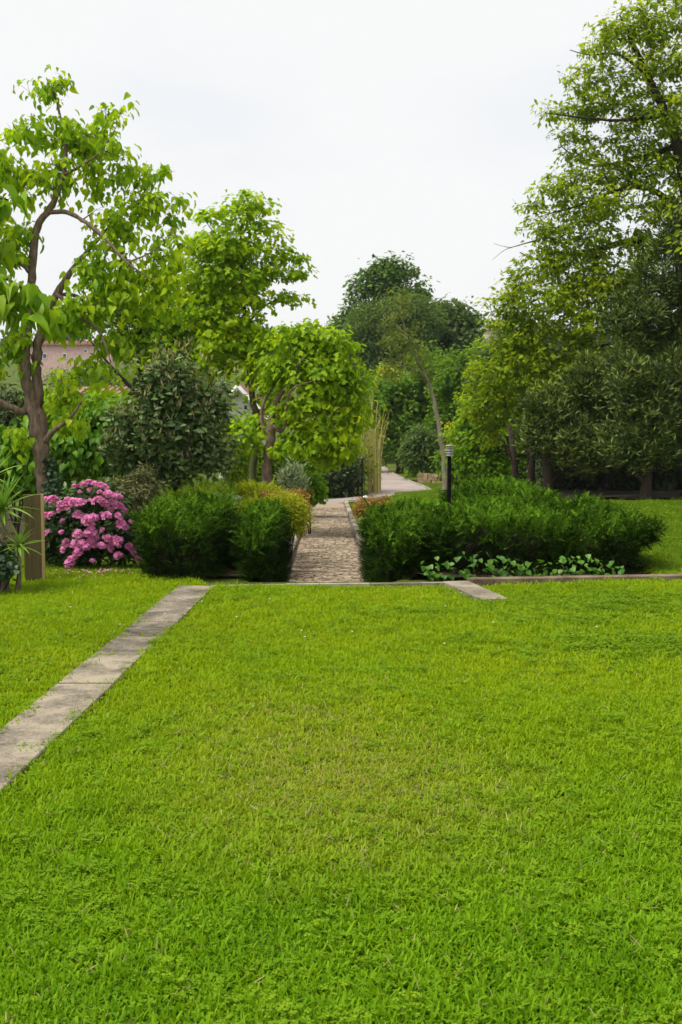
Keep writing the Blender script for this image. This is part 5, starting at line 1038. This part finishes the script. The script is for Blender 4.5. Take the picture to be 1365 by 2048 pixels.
house('pink two-storey house on the slope seen between the left trees', 60, 222, 681, 691, 170, 9, M['pink_wall'], M['tile_dark'], [(185, 718, 6, 5), (172, 702, 5, 4), (130, 712, 6, 8), (90, 712, 6, 8)])
house('pale pink house half hidden by the maple crown', 372, 440, 700, 712, 150, 8, M['pink_wall'], M['tile'], [(392, 722, 6, 7), (415, 722, 6, 7)])
house('low house with terracotta tiled roof behind the green shrubs', 150, 322, 777, 797, 62, 7, M['cream_wall'], M['tile'], [(250, 808, 14, 12)])
house('white gabled house showing between the dark tree and the maples', 436, 520, 776, 822, 52, 6, M['white_wall'], M['tile_dark'], [(492, 815, 6, 8)], gable=True)
house('distant house with red roof on the wooded hill', 660, 700, 684, 690, 235, 9, M['white_wall'], M['tile'], [(670, 694, 3, 3)])
house('distant cream house on the hill behind the big right tree', 975, 1003, 655, 661, 260, 8, M['cream_wall'], M['tile'], [(990, 666, 3, 3)])
shrub('clipped_hedge', 'clipped dark hedge below the pink house', [(190, 755, 50, 20), (130, 757, 40, 18), (240, 760, 40, 20)], 150, 'oval', 0.35, 160, 30, 0.9, M['mid_far'], 161, cat='hedge')

# wooded hillside in the distance
rg = np.random.default_rng(77); pos = []; 
for k in range(330):
    y = rg.uniform(190, 420); x = rg.uniform(-0.42, 0.42) * y; h = rg.uniform(1.6, 4.2); z = T(x, y); n = 60
    q = nrm(rg.normal(size=(n, 3))) * rg.uniform(.6, 1, (n, 1)) * [h * .5, h * .5, h * .6] + [x, y, z + h * .55]; pos.append(q)
pos = np.vstack(pos); V, Fa, rr = leaf_arrays(pos, nrm(rg.normal(size=pos.shape)), nrm(rg.normal(size=pos.shape) + [0, -.3, .8]), rg.uniform(0.7, 1.5, len(pos)), 'round', np.repeat(rg.uniform(size=330), 60))
tag(struct(link('distant_woods', mesh_from('distant_woods', V, Fa, M['far_wood'], rr)), 'stuff'), 'hazy wooded hillside beyond the garden trees', 'woods')
rg = np.random.default_rng(78)
for (px, d, h, lab) in ((655, 210, 6.5, 'dark pointed conifer on the skyline left of the tall oak'), (1005, 120, 9, 'slim conifer top beside the big right tree')):
    b = base_at(px, d); t = thing('conifer', lab, 'tree', b, 'skyline conifers'); g = np.array(t.location); top = P(px, 648 if px < 800 else 640, d)[2] - g[2]; mb = MB(); mb.tube([[0, 0, -.2], [0, 0, top * .6], [0, 0, top]], [.22, .12, .02], 7); link('trunk', mb.mesh('trunk', M['bark_dark']), t)
    n = 1500; zz = 1 - np.sqrt(rg.uniform(0, 1, n)) * .9; an = rg.uniform(0, 6.283, n); r_ = (1 - zz) * top * .24 * rg.uniform(.3, 1, n); q = np.stack([r_ * np.cos(an), r_ * np.sin(an), zz * top], 1); ax = np.stack([np.cos(an), np.sin(an), np.full(n, -.2)], 1)
    V, Fa, rr = leaf_arrays(q, ax, np.tile([0, 0, 1.0], (n, 1)) + .3 * rg.normal(size=(n, 3)), rg.uniform(.4, .9, n), 'oval', rg.uniform(size=n)); link('crown', mesh_from('crown', V, Fa, M['oak_far'], rr), t)['kind'] = 'stuff'

# ================================================================== SMALL LITTER ON THE LAWN
rg = np.random.default_rng(91); mb = MB()
for k in range(26):
    g = G(rg.uniform(20, 1340), rg.choice([rg.uniform(1185, 1400), rg.uniform(1400, 2000)]))
    if in_slab(np.array([g[0]]), np.array([g[1]]))[0]: continue
    p = np.array([g[0], g[1], gnd_z(g[0], g[1]) + .034]); a = rg.uniform(0, 6.28); s_ = rg.uniform(.005, .011); e = np.array([math.cos(a), math.sin(a), rg.uniform(-.3, .3)]) * s_; f_ = np.array([-math.sin(a), math.cos(a), rg.uniform(-.2, .5)]) * s_ * .5; mb.add(np.array([p - e, p + f_, p + e, p - f_]), np.array([[0, 1, 2], [0, 2, 3]]), rg.uniform())
M['dead_leaf'] = leaf_mat('dead_leaf', [(0.05, 0.022, 0.01), (0.11, 0.055, 0.022), (0.20, 0.12, 0.05)], 0.1, 0.7, 0.2, patch=0)
tag(struct(link('fallen_leaves', mb.mesh('fallen_leaves', M['dead_leaf'])), 'stuff'), 'small brown fallen leaves lying on the lawn', 'leaves')
mb = MB()
for k in range(15):
    g = G(rg.uniform(120, 1340), rg.uniform(1176, 1290)); p = np.array([g[0], g[1], gnd_z(g[0], g[1]) + .04])
    for j in range(7):
        a = j * .9; e = np.array([math.cos(a), math.sin(a), .25]) * .009; f_ = np.array([-math.sin(a), math.cos(a), 0]) * .003; mb.add(np.array([p, p + e * .7 + f_, p + e, p + e * .7 - f_]), np.array([[0, 1, 2, 3]]))
tag(struct(link('daisies', mb.mesh('daisies', M['opal'])), 'stuff'), 'tiny white daisies dotted near the far lawn edge', 'flowers')

# ------------------------------------------------------------------ air
m = bpy.data.materials.new('haze'); m.use_nodes = True; nt = m.node_tree; nt.nodes.clear()
pv = nt.nodes.new('ShaderNodeVolumePrincipled'); pv.inputs['Color'].default_value = (0.86, 0.92, 1.0, 1); pv.inputs['Density'].default_value = 0.00021; pv.inputs['Anisotropy'].default_value = 0.2
o_ = nt.nodes.new('ShaderNodeOutputMaterial'); nt.links.new(pv.outputs[0], o_.inputs['Volume'])
mb = MB(); mb.box((0, 680, 16), (1000, 770, 19.5)); hz_ = struct(link('haze', mb.mesh('haze', m)), 'stuff'); tag(hz_, 'thin pale haze in the air over the garden', 'haze')
